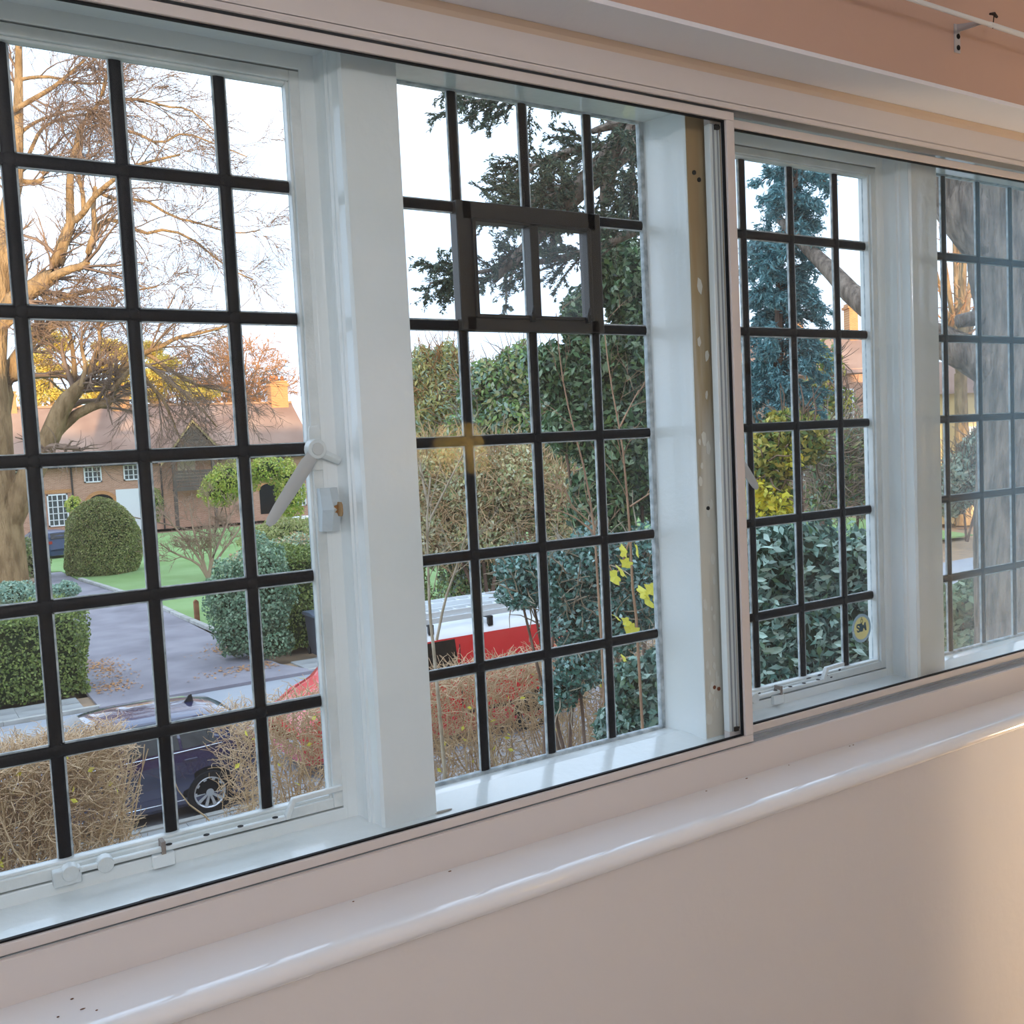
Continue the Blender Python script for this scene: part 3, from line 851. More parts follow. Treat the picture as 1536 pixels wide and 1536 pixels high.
# the drive between the hedges
dr = [(3.25, 19.9), (7.9, 19.9), (7.5, 21.2)]
for (x, y) in [(330, 958), (275, 930), (215, 902), (165, 886), (120, 872), (92, 858)]:
    p = gZ(x, y, G); dr.append((p[0], p[1]))
for (x, y) in [(70, 860), (78, 880), (92, 915)]:
    p = gZ(x, y, G); dr.append((p[0], p[1]))
dr.append((3.3, 23.5))
flat('driveway', dr, G+.012, M_drive, 'worn tarmac drive leading away between hedges and lawn', 'drive', .08)
flat('lawn', [(-30, 30), tuple(gZ(60, 858, G)[:2]), tuple(gZ(92, 857, G)[:2]), tuple(gZ(120, 870, G)[:2]), tuple(gZ(165, 884, G)[:2]), tuple(gZ(215, 900, G)[:2]), tuple(gZ(275, 928, G)[:2]), tuple(gZ(330, 950, G)[:2]), (40, 24), (60, 68), (-30, 68)], G+.008, M_lawn, 'bright green mown lawn in front of the brick houses', 'lawn')
# mossy edging stones along the lawn
for (a, b) in [((120, 870), (165, 884)), ((165, 884), (215, 900)), ((215, 900), (275, 928)), ((275, 928), (330, 951))]:
    pa, pb = gZ(*a, G), gZ(*b, G)
    n = 4
    for i in range(n):
        q0, q1 = pa+(pb-pa)*(i+.03)/n, pa+(pb-pa)*(i+.97)/n
        d = unit(q1-q0); s = np.array([-d[1], d[0], 0])*.08
        o = MB().prism([q0-s, q1-s, q1+s, q0+s], (0, 0, .1)).build('edging_stone', M_kerb)
        tag(o, 'stone edging of the lawn along the drive', 'edging', 'edging stones between lawn and drive')
# double yellow lines at the mouth of the drive
for k in (0, 1):
    pts = [gZ(*p, G-.05) for p in [(395+k*2, 1003+k*5), (420, 1005+k*5), (440, 1013+k*5), (456, 1018+k*5), (490, 1019+k*5)]]
    mb = MB()
    rows = [[p+np.array((0, -.05, 0)), p+np.array((0, .05, 0))] for p in resample(pts, 10)]
    mb.grid(rows)
    tag(mb.build('road_marking', M_yel), 'faded yellow line curving along the kerb by the bin', 'road marking', 'double yellow lines', 'structure')

# ------------------------------------------------------------------ brick houses across the lawn
def brickmat(name, c1, c2, mortar):
    m = bpy.data.materials.new(name); m.use_nodes = True
    n = m.node_tree; b = n.nodes['Principled BSDF']; b.inputs['Roughness'].default_value = .9
    t = n.nodes.new('ShaderNodeTexCoord'); mp_ = n.nodes.new('ShaderNodeMapping')
    mp_.inputs['Rotation'].default_value = (PI/2, 0, 0)
    k = n.nodes.new('ShaderNodeTexBrick')
    k.inputs['Color1'].default_value = (*hexc(c1), 1); k.inputs['Color2'].default_value = (*hexc(c2), 1); k.inputs['Mortar'].default_value = (*hexc(mortar), 1)
    k.inputs['Scale'].default_value = 1.0; k.inputs['Brick Width'].default_value = .23; k.inputs['Row Height'].default_value = .075; k.inputs['Mortar Size'].default_value = .008
    n.links.new(t.outputs['Object'], mp_.inputs['Vector']); n.links.new(mp_.outputs['Vector'], k.inputs['Vector'])
    n.links.new(k.outputs['Color'], b.inputs['Base Color'])
    return m
M_brick = brickmat('soft_red_brick', '#c4927a', '#b07e66', '#cbb4a0')
M_chim = brickmat('orange_chimney_brick', '#c78a56', '#b67a4a', '#cda67c')
M_roof = mat('brown_clay_roof', '#a88b7b', .9, .15, vary='#8d7062', vscale=.35, bump=.4, bscale=6)
M_white = mat('white_window_paint', '#e8ebee', .5, .3)
M_darkglass = mat('dark_far_glass', '#4f5358', .15, .6)
M_board = mat('grey_weatherboard', '#5d534d', .85, .2, vary='#6f645c', vscale=2, stretch=(.3, 1, 4))
HY = 72.0
def hwin(root, x0, x1, z0, z1, y, cols, rows, solid=False):
    f = MB()
    t = .09
    f.box(x0, x1, y-.10, y, z0, z0+t).box(x0, x1, y-.10, y, z1-t, z1).box(x0, x0+t, y-.10, y, z0, z1).box(x1-t, x1, y-.10, y, z0, z1)
    for i in range(1, cols):
        x = x0+(x1-x0)*i/cols; w = .05 if i*2 != cols else .08
        f.box(x-w/2, x+w/2, y-.09, y, z0, z1)
    for j in range(1, rows):
        z = z0+(z1-z0)*j/rows
        f.box(x0, x1, y-.09, y, z-.025, z+.025)
    o = f.build('window_frame', M_white, root)
    for i in range(cols):
        for j in range(rows):
            a, b = x0+(x1-x0)*i/cols, x0+(x1-x0)*(i+1)/cols
            c, d = z0+(z1-z0)*j/rows, z0+(z1-z0)*(j+1)/rows
            MB().poly([(a, y-.05, c), (b, y-.05, c), (b, y-.05, d), (a, y-.05, d)]).build('pane', M_darkglass, o)
    return o
def chimney(root, x0, x1, y0, y1, z0, z1, pots=2):
    mb = MB().box(x0, x1, y0, y1, z0, z1).box(x0-.08, x1+.08, y0-.08, y1+.08, z1-.42, z1-.22).box(x0-.06, x1+.06, y0-.06, y1+.06, z1-.1, z1)
    c = mb.build('chimney', M_chim, root)
    for i in range(pots):
        x = x0+(x1-x0)*(i+.5)/pots
        MB().tube([(x, (y0+y1)/2, z1), (x, (y0+y1)/2, z1+.4)], [.15, .12], 10).build('chimney_pot', mat('terracotta', '#b8703f', .8, .2), c)
    return c
hs = empty('brick_house', (18, HY, G), 'long brick house row with brown tiled roof, weatherboard gable and white windows', 'house')
MB().box(1.5, 28.2, HY, HY+8, G, -.2).build('wall', M_brick, hs)
rows = [[(.9, HY-.6, -.55), (28.7, HY-.6, -.55)], [(.9, HY+4.6, 3.75), (28.7, HY+4.6, 3.75)], [(.9, HY+9, -.55), (28.7, HY+9, -.55)]]
MB().grid(rows).poly([rows[0][0], rows[1][0], rows[2][0]]).poly([rows[0][1], rows[1][1], rows[2][1]]).build('roof', M_roof, hs)
MB().box(.9, 28.7, HY+4.45, HY+4.75, 3.7, 3.86).build('ridge_tiles', mat('ridge_tile', '#b08a70', .9, .2), hs)
MB().box(.9, 16.6, HY-.72, HY-.60, -.66, -.52).box(20.8, 28.7, HY-.72, HY-.60, -.66, -.52).build('gutter', M_dark, hs)
hwin(hs, 11.75, 12.9, -1.75, -.62, HY-.002, 4, 3)
hwin(hs, 14.35, 15.7, -1.75, -.62, HY-.002, 4, 3)
hwin(hs, 24.9, 26.1, -1.8, -.7, HY-.002, 4, 3)
hwin(hs, 7.2, 8.2, -1.75, -.7, HY-.002, 4, 3)
hwin(hs, 9.3, 10.6, -4.6, -2.4, HY-.004, 4, 5)
hwin(hs, 6.2, 7.4, -4.6, -2.6, HY-.004, 4, 5)
hwin(hs, 26.7, 27.7, -4.5, -2.7, HY-.004, 3, 5)
MB().box(9.0, 10.9, HY-.05, HY+.1, -2.35, -2.1).build('brick_lintel', M_chim, hs)
gd_ = MB().box(13.75, 15.75, HY-.06, HY, -5.3, -2.35); 
gd_.build('garage_door', M_white, hs)
def arch(cx, z0, w, h, y):
    n = 12
    pts = [(cx-w/2, y, z0), (cx+w/2, y, z0)]+[(cx+w/2*math.cos(PI*i/n), y, z0+h-w*.35+w*.35*math.sin(PI*i/n)) for i in range(n+1)]
    MB().prism(pts, (0, -.03, 0)).build('arched_doorway', M_dark, hs)
    rr = [[(cx+(w/2+e)*math.cos(PI*i/n), y-.04, z0+h-w*.35+(w*.35+e)*math.sin(PI*i/n)) for i in range(n+1)] for e in (0, .25)]
    MB().grid(rr).build('arch_brick', M_chim, hs)
arch(12.75, -4.9, 1.7, 2.3, HY-.002)
arch(24.8, -4.9, 1.5, 2.3, HY-.002)
for x in (10.95, 16.9):
    MB().tube([(x, HY-.08, -.6), (x, HY-.08, G)], .06, 8).build('downpipe', mat('dark_iron', '#4a4340', .7, .3), hs)
# gabled bay with weatherboarding and a balcony
gy = HY-1.4
gab = MB().prism([(17.3, gy, -.45), (20.9, gy, -.45), (19.0, gy, 2.05)], (0, 3.2, 0)).build('gable', M_board, hs)
for k in range(9):
    z = -.4+k*.26; hw0 = (2.05-z)/2.5
    xl, xr = 19.0-1.7*hw0, 19.0+1.9*hw0
    if xr-xl > .25:
        MB().box(xl, xr, gy-.04-.004*(k % 2), gy, z, z+.235).build('weatherboard', M_board, gab)
for (xa, za, xb, zb) in [(16.6, -.72, 19.0, 2.32), (19.0, 2.32, 21.6, -.72)]:
    mb = MB(); mb.prism([(xa, gy-.18, za-.16), (xb, gy-.18, zb-.16), (xb, gy-.18, zb+.04), (xa, gy-.18, za+.04)], (0, .1, 0)); mb.build('bargeboard', mat('pale_oak_bargeboard', '#b09a6c', .8, .2), gab)
    mb = MB(); mb.prism([(xa, gy-.2, za+.04), (xb, gy-.2, zb+.04), (xb, gy-.2, zb+.16), (xa, gy-.2, za+.16)], (0, 3.6, 0)); mb.build('gable_roof', M_roof, gab)
for xx in (17.4, 20.2): MB().box(xx, xx+.22, gy-.05, gy+.2, G, -.4).build('timber_post', M_board, hs)
bal = MB().box(17.6, 20.2, gy-.06, gy+1.2, -2.7, -2.6).build('balcony_floor', M_board, hs)
for k in range(6):
    MB().box(17.62, 20.2, gy-.05, gy+.02, -2.6+k*.23, -2.6+k*.23+.2).build('balcony_board', M_board, bal)
MB().box(18.1, 19.4, HY-.03, HY, -1.9, -.5).build('door_panel', mat('cream_door', '#d8c9ac', .6, .3), hs)
chimney(hs, 26.9, 28.3, HY+4.1, HY+5.1, 3.2, 5.5, 3)
chimney(hs, 14.7, 16.0, HY+4.1, HY+5.1, 3.2, 4.9, 2)
chimney(hs, 6.4, 8.4, HY+4.1, HY+5.3, 3.2, 4.9, 2)
h2 = empty('far_brick_house', (60, 52, G), 'distant brick house with white bay seen past the blue conifer', 'house')
def place(px, py, D): return gd(px, py, D)
a = place(1175, 640, 60); b = place(1315, 640, 60)
# built in its own frame, facing the street
hx0, hy0 = a[0], a[1]; ang = math.atan2(b[1]-a[1], b[0]-a[0]); Lh = math.hypot(b[0]-a[0], b[1]-a[1])+1
h2.location = (hx0, hy0, G); h2.rotation_euler = (0, 0, ang)
def part2(mb, name, m, par=None):
    me = bpy.data.meshes.new(name); me.from_pydata(mb.v, [], mb.f); me.materials.append(m)
    o = bpy.data.objects.new(name, me); COL.objects.link(o); o.parent = par or h2; return o
zt = lambda py: place(1240, py, 60)[2]-G
ev = zt(555); rd = zt(497)
part2(MB().box(-3, Lh, 0, 9, 0, ev), 'wall', M_brick)
part2(MB().grid([[(-3.4, -.5, ev-.3), (Lh+.4, -.5, ev-.3)], [(-3.4, 4.5, rd), (Lh+.4, 4.5, rd)], [(-3.4, 9.5, ev-.3), (Lh+.4, 9.5, ev-.3)]]), 'roof', M_roof)
for (xx, w) in [(.4, 1.5), (2.1, .9), (3.1, 1.2), (4.9, 1.0)]:
    for (z0_, z1_) in ((zt(640), zt(585)), (zt(720), zt(668))):
        f = part2(MB().box(xx, xx+w, -.1, 0, z0_, z1_), 'window_frame', M_white)
        for i in range(2):
            for j in range(3):
                px0 = xx+.1+(w-.2)*i/2; pz = z0_+.1+(z1_-z0_-.2)*j/3
                part2(MB().box(px0+.03, px0+(w-.2)/2-.03, -.13, -.1, pz+.04, pz+(z1_-z0_-.2)/3-.04), 'pane', M_darkglass, f)
for (px0, px1, pt) in [(1196, 1216, 458), (1287, 1300, 452)]:
    q0, q1 = place(px0, 500, 62), place(px1, 500, 62)
    u0 = (q0[0]-hx0)*math.cos(ang)+(q0[1]-hy0)*math.sin(ang); u1 = (q1[0]-hx0)*math.cos(ang)+(q1[1]-hy0)*math.sin(ang)
    part2(MB().box(u0, u1, 3.9, 5.0, rd-.8, place(1240, pt, 62)[2]-G).box(u0-.1, u1+.1, 3.8, 5.1, place(1240, pt+8, 62)[2]-G, place(1240, pt+4, 62)[2]-G), 'chimney', M_chim)
h3 = empty('sunlit_house', (0, 0, G), 'pale sunlit house wall beyond the big trunk', 'house')
p_ = place(1415, 640, 48); q_ = place(1520, 640, 48)
ang3 = math.atan2(q_[1]-p_[1], q_[0]-p_[0]); h3.location = (p_[0], p_[1], G); h3.rotation_euler = (0, 0, ang3)
L3 = math.hypot(q_[0]-p_[0], q_[1]-p_[1])+2
z3 = lambda py: place(1450, py, 48)[2]-G
part2(MB().box(-1, L3, 0, 7, 0, z3(585)), 'wall', mat('cream_render', '#e2c690', .9, .1), h3)
part2(MB().grid([[(-1.4, -.4, z3(590)), (L3, -.4, z3(590))], [(-1.4, 3.5, z3(535)), (L3, 3.5, z3(535))], [(-1.4, 7.4, z3(590)), (L3, 7.4, z3(590))]]), 'roof', M_roof, h3)
f = part2(MB().box(1.2, 2.3, -.1, 0, z3(680), z3(640)), 'window_frame', M_white, h3)
part2(MB().box(1.3, 2.2, -.12, -.1, z3(677), z3(643)), 'pane', M_darkglass, f)

# ------------------------------------------------------------------ plants: builders
GREEN = leafmat('hedge_leaf', ['#4c5f2c', '#6b7f3c', '#8d9a52', '#3d5228'])
IVY = leafmat('ivy_leaf', ['#4a6650', '#6a8a6c', '#93ab8c', '#3c5540'])
TOP = leafmat('topiary_leaf', ['#5c6a34', '#7f8a48', '#a8aa6c', '#485828', '#8a7a4c'])
OLIVE = leafmat('olive_leaf', ['#83905c', '#a8a468', '#c4b46c', '#8fa488', '#b8c0a8'])
MIXED = leafmat('mixed_shrub_leaf', ['#5a7a40', '#7f9a55', '#a39a6a', '#8fa79a', '#486a38'])
DGREEN = leafmat('evergreen_leaf', ['#22422a', '#3a5f38', '#587c4e', '#9ab08c', '#1a3424', '#6f8a48'], .3, .7)
HOLLY = leafmat('holly_leaf', ['#20483a', '#37685a', '#5c8a80', '#a3c2c0', '#1c3a2c'], .3, .7, .12)
LAUREL = leafmat('laurel_leaf', ['#3a5a50', '#4f7568', '#7a9a8c', '#abc4b8', '#2a463c', '#5c7a52'], .28, .7, .15)
YELG = leafmat('yellow_green_leaf', ['#7f8c3c', '#a3a04c', '#c4b355', '#66803f', '#56703a'])
YEL = leafmat('yellow_autumn_leaf', ['#e3c32c', '#efd95a', '#d6b324'], .5, .4, .35)
PINE = leafmat('pine_needles', ['#a8953c', '#c4a94c', '#d4b65c', '#8a8a3c'], .7, .3)
CEDAR = leafmat('cedar_needles', ['#3c4c40', '#55665a', '#6c7a60', '#2a3a34'], .6, .4, .15)
BLUE = leafmat('blue_conifer_needles', ['#4f8088', '#6fa0a6', '#94bfc2', '#3a626a'], .6, .4, .2)
DRY = leafmat('dry_leaf', ['#a8784a', '#b98a58', '#8a6240'], .8, .2, .2)

def hedge(name, label, x0, x1, y0, y1, z1, n, size, m, core=M_core, bump_=.12, cat='hedge', faces=('top', 'front', 'left', 'right'), z0=None):
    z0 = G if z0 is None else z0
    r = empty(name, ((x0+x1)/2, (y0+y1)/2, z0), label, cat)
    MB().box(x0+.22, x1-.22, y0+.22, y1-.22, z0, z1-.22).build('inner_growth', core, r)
    A = {'top': (x1-x0)*(y1-y0), 'front': (x1-x0)*(z1-z0), 'left': (y1-y0)*(z1-z0), 'right': (y1-y0)*(z1-z0)}
    tot = sum(A[f] for f in faces)
    Ps, Ns = [], []
    for f in faces:
        k = int(n*A[f]/tot)
        u, v = RNG.uniform(0, 1, k), RNG.uniform(0, 1, k)
        d = RNG.uniform(0, .22, k)
        if f == 'top': P = np.stack([x0+(x1-x0)*u, y0+(y1-y0)*v, z1-d], 1); N = (0, 0, 1)
        if f == 'front': P = np.stack([x0+(x1-x0)*u, y0+d, z0+(z1-z0)*v], 1); N = (0, -1, .2)
        if f == 'left': P = np.stack([x0+d, y0+(y1-y0)*u, z0+(z1-z0)*v], 1); N = (-1, 0, .2)
        if f == 'right': P = np.stack([x1-d, y0+(y1-y0)*u, z0+(z1-z0)*v], 1); N = (1, 0, .2)
        P = P+np.array(N)*(bump_*(np.sin(P[:, 0]*2.1+P[:, 2]*1.3)*np.sin(P[:, 1]*1.9+P[:, 2]*2.3+1)))[:, None]
        Ps.append(P); Ns.append(np.tile(np.array(N, float), (k, 1)))
    V, F = leafquads(np.concatenate(Ps), np.concatenate(Ns), size, .62, .7)
    npmesh('foliage', V, F, m, r, kind='stuff')
    return r
def blobs_sample(bl, n, lo=.72):
    w = np.array([r[0]*r[2] for c, r in bl]); w = w/w.sum()
    idx = RNG.choice(len(bl), n, p=w)
    C = np.array([c for c, r in bl]); R = np.array([r for c, r in bl])
    d = unit(RNG.normal(size=(n, 3)))
    s = RNG.uniform(lo, 1.06, n)[:, None]
    s = s*(1+.12*np.sin(d[:, :1]*7+idx[:, None])*np.sin(d[:, 2:]*6+1.3*idx[:, None]))
    P = C[idx]+d*s*R[idx]
    return P, unit(d/R[idx])
def shrub(name, label, px, D, n, size, m, aspect=.5, core=M_core, cat='shrub', stems=3, twigs=0, corescale=.62, depth=1.0, stemmat=None, jit=.7, twigmat=None, lo=.72):
    """px: list of (x, y, rx, ry) ellipses as seen, all standing at depth D"""
    bl = []
    for (x, y, rx, ry) in px:
        c = gd(x, y, D); k = D/F_PX
        bl.append((np.array(c), np.array((rx*k, rx*k*depth, ry*k))))
    cx = np.mean([c for c, r in bl], axis=0)
    r = empty(name, (cx[0], cx[1], G), label, cat)
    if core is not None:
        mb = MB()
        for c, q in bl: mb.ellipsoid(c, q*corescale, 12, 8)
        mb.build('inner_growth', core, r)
    P, N = blobs_sample(bl, n, lo)
    keep = P[:, 2] > G+.05
    V, F = leafquads(P[keep], N[keep], size, aspect, jit)
    npmesh('foliage', V, F, m, r, kind='stuff')
    for i in range(stems):
        c, q = bl[i % len(bl)]
        b = np.array((cx[0]+RNG.normal()*.15, cx[1]+RNG.normal()*.15, G))
        pts = resample([b, (b+c)/2+RNG.normal(size=3)*.15, c], 7)
        MB().tube(pts, np.linspace(.06, .025, 7)*min(1.0, D/22), 6).build('stem', stemmat or M_bark, r, smooth=True)
    if twigs:
        P, N = blobs_sample(bl, twigs, .2)
        keep = P[:, 2] > G+.3; P, N = P[keep], N[keep]
        d = unit(N+np.array((0, 0, .7))+RNG.normal(scale=.5, size=P.shape))
        L = RNG.uniform(.25, .6, len(P))*D/20+.1
        S = 4
        paths = np.empty((len(P), S, 3)); paths[:, 0] = P; cur = d
        for s in range(1, S):
            cur = unit(cur+RNG.normal(scale=.25, size=cur.shape)); paths[:, s] = paths[:, s-1]+cur*(L/(S-1))[:, None]
        R = np.tile(np.linspace(.012, .004, S), (len(P), 1))*max(1, D/18)
        V, F = sweep(paths, R, 3)
        npmesh('twigs', V, F, twigmat or M_twig, r, kind='stuff')
    return r, bl

# ------------------------------------------------------------------ hedges and garden across the street
hedge('clipped_hedge', 'square clipped brown-green hedge at the corner of the drive', -4.5, 3.35, 21.4, 24.2, -3.55, 34000, .075, GREEN, faces=('top', 'front', 'right'))
hedge('ivy_hedge', 'tall ivy covered hedge behind the wheelie bin', 8.0, 12.4, 22.6, 25.0, -3.0, 30000, .085, GREEN, faces=('top', 'front', 'left'), bump_=.25)
hedge('leafy_hedge', 'low dark leafy hedge across the street behind the van roof', 12.55, 26, 21.6, 22.5, -3.3, 26000, .1, MIXED, faces=('top', 'front', 'left'), bump_=.2)
shrub('ivy_mound', 'loose blue-green ivy spilling from the hedge over the drive edge', [(345, 900, 38, 60), (375, 930, 40, 55), (395, 880, 45, 75), (350, 955, 25, 30), (410, 965, 30, 25)], 24.3, 17000, .085, IVY, .7, stems=2)
shrub('rounded_evergreen', 'soft grey-green shrub with reddish tips over the ivy hedge', [(400, 850, 60, 38), (445, 838, 55, 35), (370, 868, 35, 28)], 31, 13000, .11, leafmat('grey_green_leaf', ['#6a8470', '#8aa58a', '#a9b58c', '#c09a78', '#54705c']), .55, stems=2)
shrub('grassy_shrub', 'feathery yellow-green shrub behind the rounded evergreen', [(430, 800, 50, 24), (395, 812, 35, 20)], 37, 8000, .16, leafmat('grassy_leaf', ['#8a9a55', '#a5a868', '#b5ad7c', '#6d8448']), .25, stems=2)
shrub('low_blue_shrub', 'low dusty blue-green shrub behind the clipped hedge', [(20, 890, 35, 18), (75, 895, 30, 16), (100, 885, 18, 14)], 27, 6000, .09, leafmat('dusty_leaf', ['#7a9a8c', '#93b0a0', '#6b8a78', '#a9b89c']), .5, stems=2)
# big dome of topiary
c_ = gY(155, 812, 46); 
tp = empty('topiary_dome', (c_[0], 46, G), 'large clipped dome of evergreen topiary on the lawn', 'topiary')
def dome(u, v, s=1.0):
    th = v; r = 1.0
    return r
n = 42000
ph = RNG.uniform(0, 2*PI, n); zz = RNG.uniform(0, 1, n)
prof_r = np.interp(zz, [0, .12, .3, .5, .7, .85, .95, 1], [.88, .97, 1.0, .96, .84, .62, .36, .05])
rad = 1.70*prof_r*(1+.05*np.sin(ph*3+zz*5)+.03*np.sin(ph*7-zz*9))-RNG.uniform(0, .2, n)
P = np.stack([c_[0]+rad*np.cos(ph), 46.3+rad*np.sin(ph), G+3.45*zz], 1)
N = np.stack([np.cos(ph)*np.sqrt(1-zz*.9), np.sin(ph)*np.sqrt(1-zz*.9), zz*1.1], 1)
V, F = leafquads(P, N, .085, .65, .8)
npmesh('foliage', V, F, TOP, tp, kind='stuff')
rows = [[(c_[0]+1.5*r_*math.cos(2*PI*i/20), 46.3+1.5*r_*math.sin(2*PI*i/20), G+3.3*z_) for i in range(20)] for z_, r_ in [(0, .88), (.3, 1), (.5, .96), (.7, .84), (.85, .62), (.95, .36), (1, .02)]]
MB().grid(rows, True).build('inner_growth', M_core, tp)
shrub('clipped_box', 'small clipped bush at the foot of the brick house', [(232, 757, 12, 26)], 66, 3000, .12, TOP, .6, stems=1)
shrub('low_border_bush', 'dull green border bush beside the house doors', [(32, 835, 26, 30), (52, 845, 20, 30)], 44, 5000, .13, leafmat('border_leaf', ['#5d7a3c', '#86965a', '#a59d80', '#48632f']), .5, stems=2)
shrub('yellow_border_shrub', 'yellow-green shrub in front of the white garage door', [(110, 757, 12, 12), (352, 718, 40, 28), (330, 735, 30, 25), (400, 705, 30, 20), (435, 735, 22, 45)], 62, 9000, .2, leafmat('lime_leaf', ['#8a9a3c', '#b0b04c', '#6d8a38', '#c2b862']), .5, stems=3)
# small wooden post at the corner of the lawn
pp = gZ(296, 932, G)
tag(MB().box(pp[0]-.07, pp[0]+.07, pp[1]-.07, pp[1]+.07, G, G+.62).prism([(pp[0]-.07, pp[1]-.07, G+.62), (pp[0]+.07, pp[1]-.07, G+.62), (pp[0], pp[1]-.07, G+.68)], (0, .14, 0)).build('wooden_post', mat('weathered_post', '#96664a', .9, .1, vary='#7d5540', vscale=6), bevel=.01), 'short brown wooden post at the lawn corner by the drive', 'post')

# small bare shrub on the lawn
def bare_shrub(name, label, base, stems, m, lv=((5, .9, .55), (5, .5, .6), (4, .3, .7)), r0=.05, rng=RNG, rmin=.007):
    r = empty(name, base, label, 'shrub')
    paths = np.stack([resample(s, 8) for s in stems])
    R = np.tile(np.linspace(r0, r0*.35, 8), (len(stems), 1))
    for p, q in zip(paths, R):
        V, F = sweep(p[None], q[None], 6)
        npmesh('stem', V, F, m, r, smooth=True)
    parts = []
    P, Q = paths, R
    for (k, L, a) in lv:
        P, Q = grow(P, Q, k, L, a, 6, .22, .12, .25, 1, .6, rmin, rng)
        parts.append(sweep(P, Q, 3))
    V, F = merge(parts)
    npmesh('twigs', V, F, m, r, kind='stuff')
    return r, P
b_ = gZ(312, 868, G)
st_ = [[b_, gY(300, 840, b_[1]), gY(270, 800, b_[1]), gY(245, 770, b_[1]-.5)], [b_, gY(303, 835, b_[1]), gY(290, 795, b_[1]), gY(285, 755, b_[1])],
       [b_, gY(320, 835, b_[1]), gY(335, 800, b_[1]), gY(350, 765, b_[1])], [b_, gY(316, 840, b_[1]), gY(315, 790, b_[1]), gY(312, 750, b_[1]+.4)], [b_, gY(296, 845, b_[1]), gY(262, 830, b_[1]), gY(240, 815, b_[1])], [b_, gY(325, 840, b_[1]), gY(355, 800, b_[1]), gY(365, 780, b_[1])]]
bare_shrub('bare_lawn_shrub', 'leafless twiggy shrub growing on the lawn', b_, st_, mat('pinkish_twig', '#a48a78', .9, .1, vary='#b79a84', vscale=.7), ((9, 1.3, .6), (6, .8, .6), (4, .5, .7)), .07, rmin=.011)

# wheelie bin
bn = empty('wheelie_bin', (8.75, 21.35, G), 'dark grey wheelie bin with a red and white label by the hedge', 'bin')
bx0, by0 = 8.45, 21.15
M_bin = mat('dark_grey_plastic', '#43454f', .5, .4)
MB().grid([[(bx0+.05, by0+.05, G+.04), (bx0+.53, by0+.05, G+.04), (bx0+.53, by0+.62, G+.04), (bx0+.05, by0+.62, G+.04)], [(bx0, by0, G+.98), (bx0+.58, by0, G+.98), (bx0+.58, by0+.72, G+.98), (bx0, by0+.72, G+.98)]], True).poly([(bx0+.05, by0+.05, G+.04), (bx0+.53, by0+.05, G+.04), (bx0+.53, by0+.62, G+.04), (bx0+.05, by0+.62, G+.04)]).build('bin_body', M_bin, bn)
MB().prism([(bx0-.04, by0-.06, G+.98), (bx0-.04, by0-.06, G+1.03), (bx0-.04, by0+.3, G+1.09), (bx0-.04, by0+.78, G+1.07), (bx0-.04, by0+.78, G+.98)], (.66, 0, 0)).build('bin_lid', mat('blue_grey_lid', '#56606f', .45, .45), bn, bevel=.015)
for xx in (bx0+.02, bx0+.5):
    MB().tube([(xx, by0+.62, G+.1), (xx+.06, by0+.62, G+.1)], .1, 16).build('wheel', M_seal, bn)
MB().tube([(bx0, by0+.8, G+1.0), (bx0+.58, by0+.8, G+1.0)], .016, 8).build('handle', M_bin, bn)
MB().box(bx0+.22, bx0+.46, by0-.008+.01, by0+.02, G+.66, G+.80).build('red_label', mat('red_label', '#d5443c', .5, .3), bn)
MB().box(bx0+.245, bx0+.46, by0-.001, by0+.004, G+.69, G+.765).build('white_label_text', mat('label_white', '#f0e6e2', .5, .3), bn)
# scatter of fallen leaves on the drive edges
Ps = []
for (x, y, nn, wx, wy) in [(150, 1000, 420, .3, 1.0), (395, 1000, 300, .7, .25), (340, 975, 200, .35, .35), (165, 1032, 180, .3, .3)]:
    p = gZ(x, y, G)
    Ps.append(np.stack([p[0]+RNG.normal(scale=wx, size=nn), p[1]+RNG.normal(scale=wy, size=nn), np.full(nn, G+.03)], 1))
P = np.concatenate(Ps)
P = P[(P[:, 1] > 20.3) & (P[:, 0] > 3.45) & (P[:, 0] < 7.4) & (P[:, 1] < 25.2)]
V, F = leafquads(P, np.tile((0, 0, 1.), (len(P), 1)), .075, .7, .12)
tag(npmesh('fallen_leaves', V, F, DRY, kind='stuff'), 'brown fallen leaves scattered over the mouth of the drive', 'leaves')

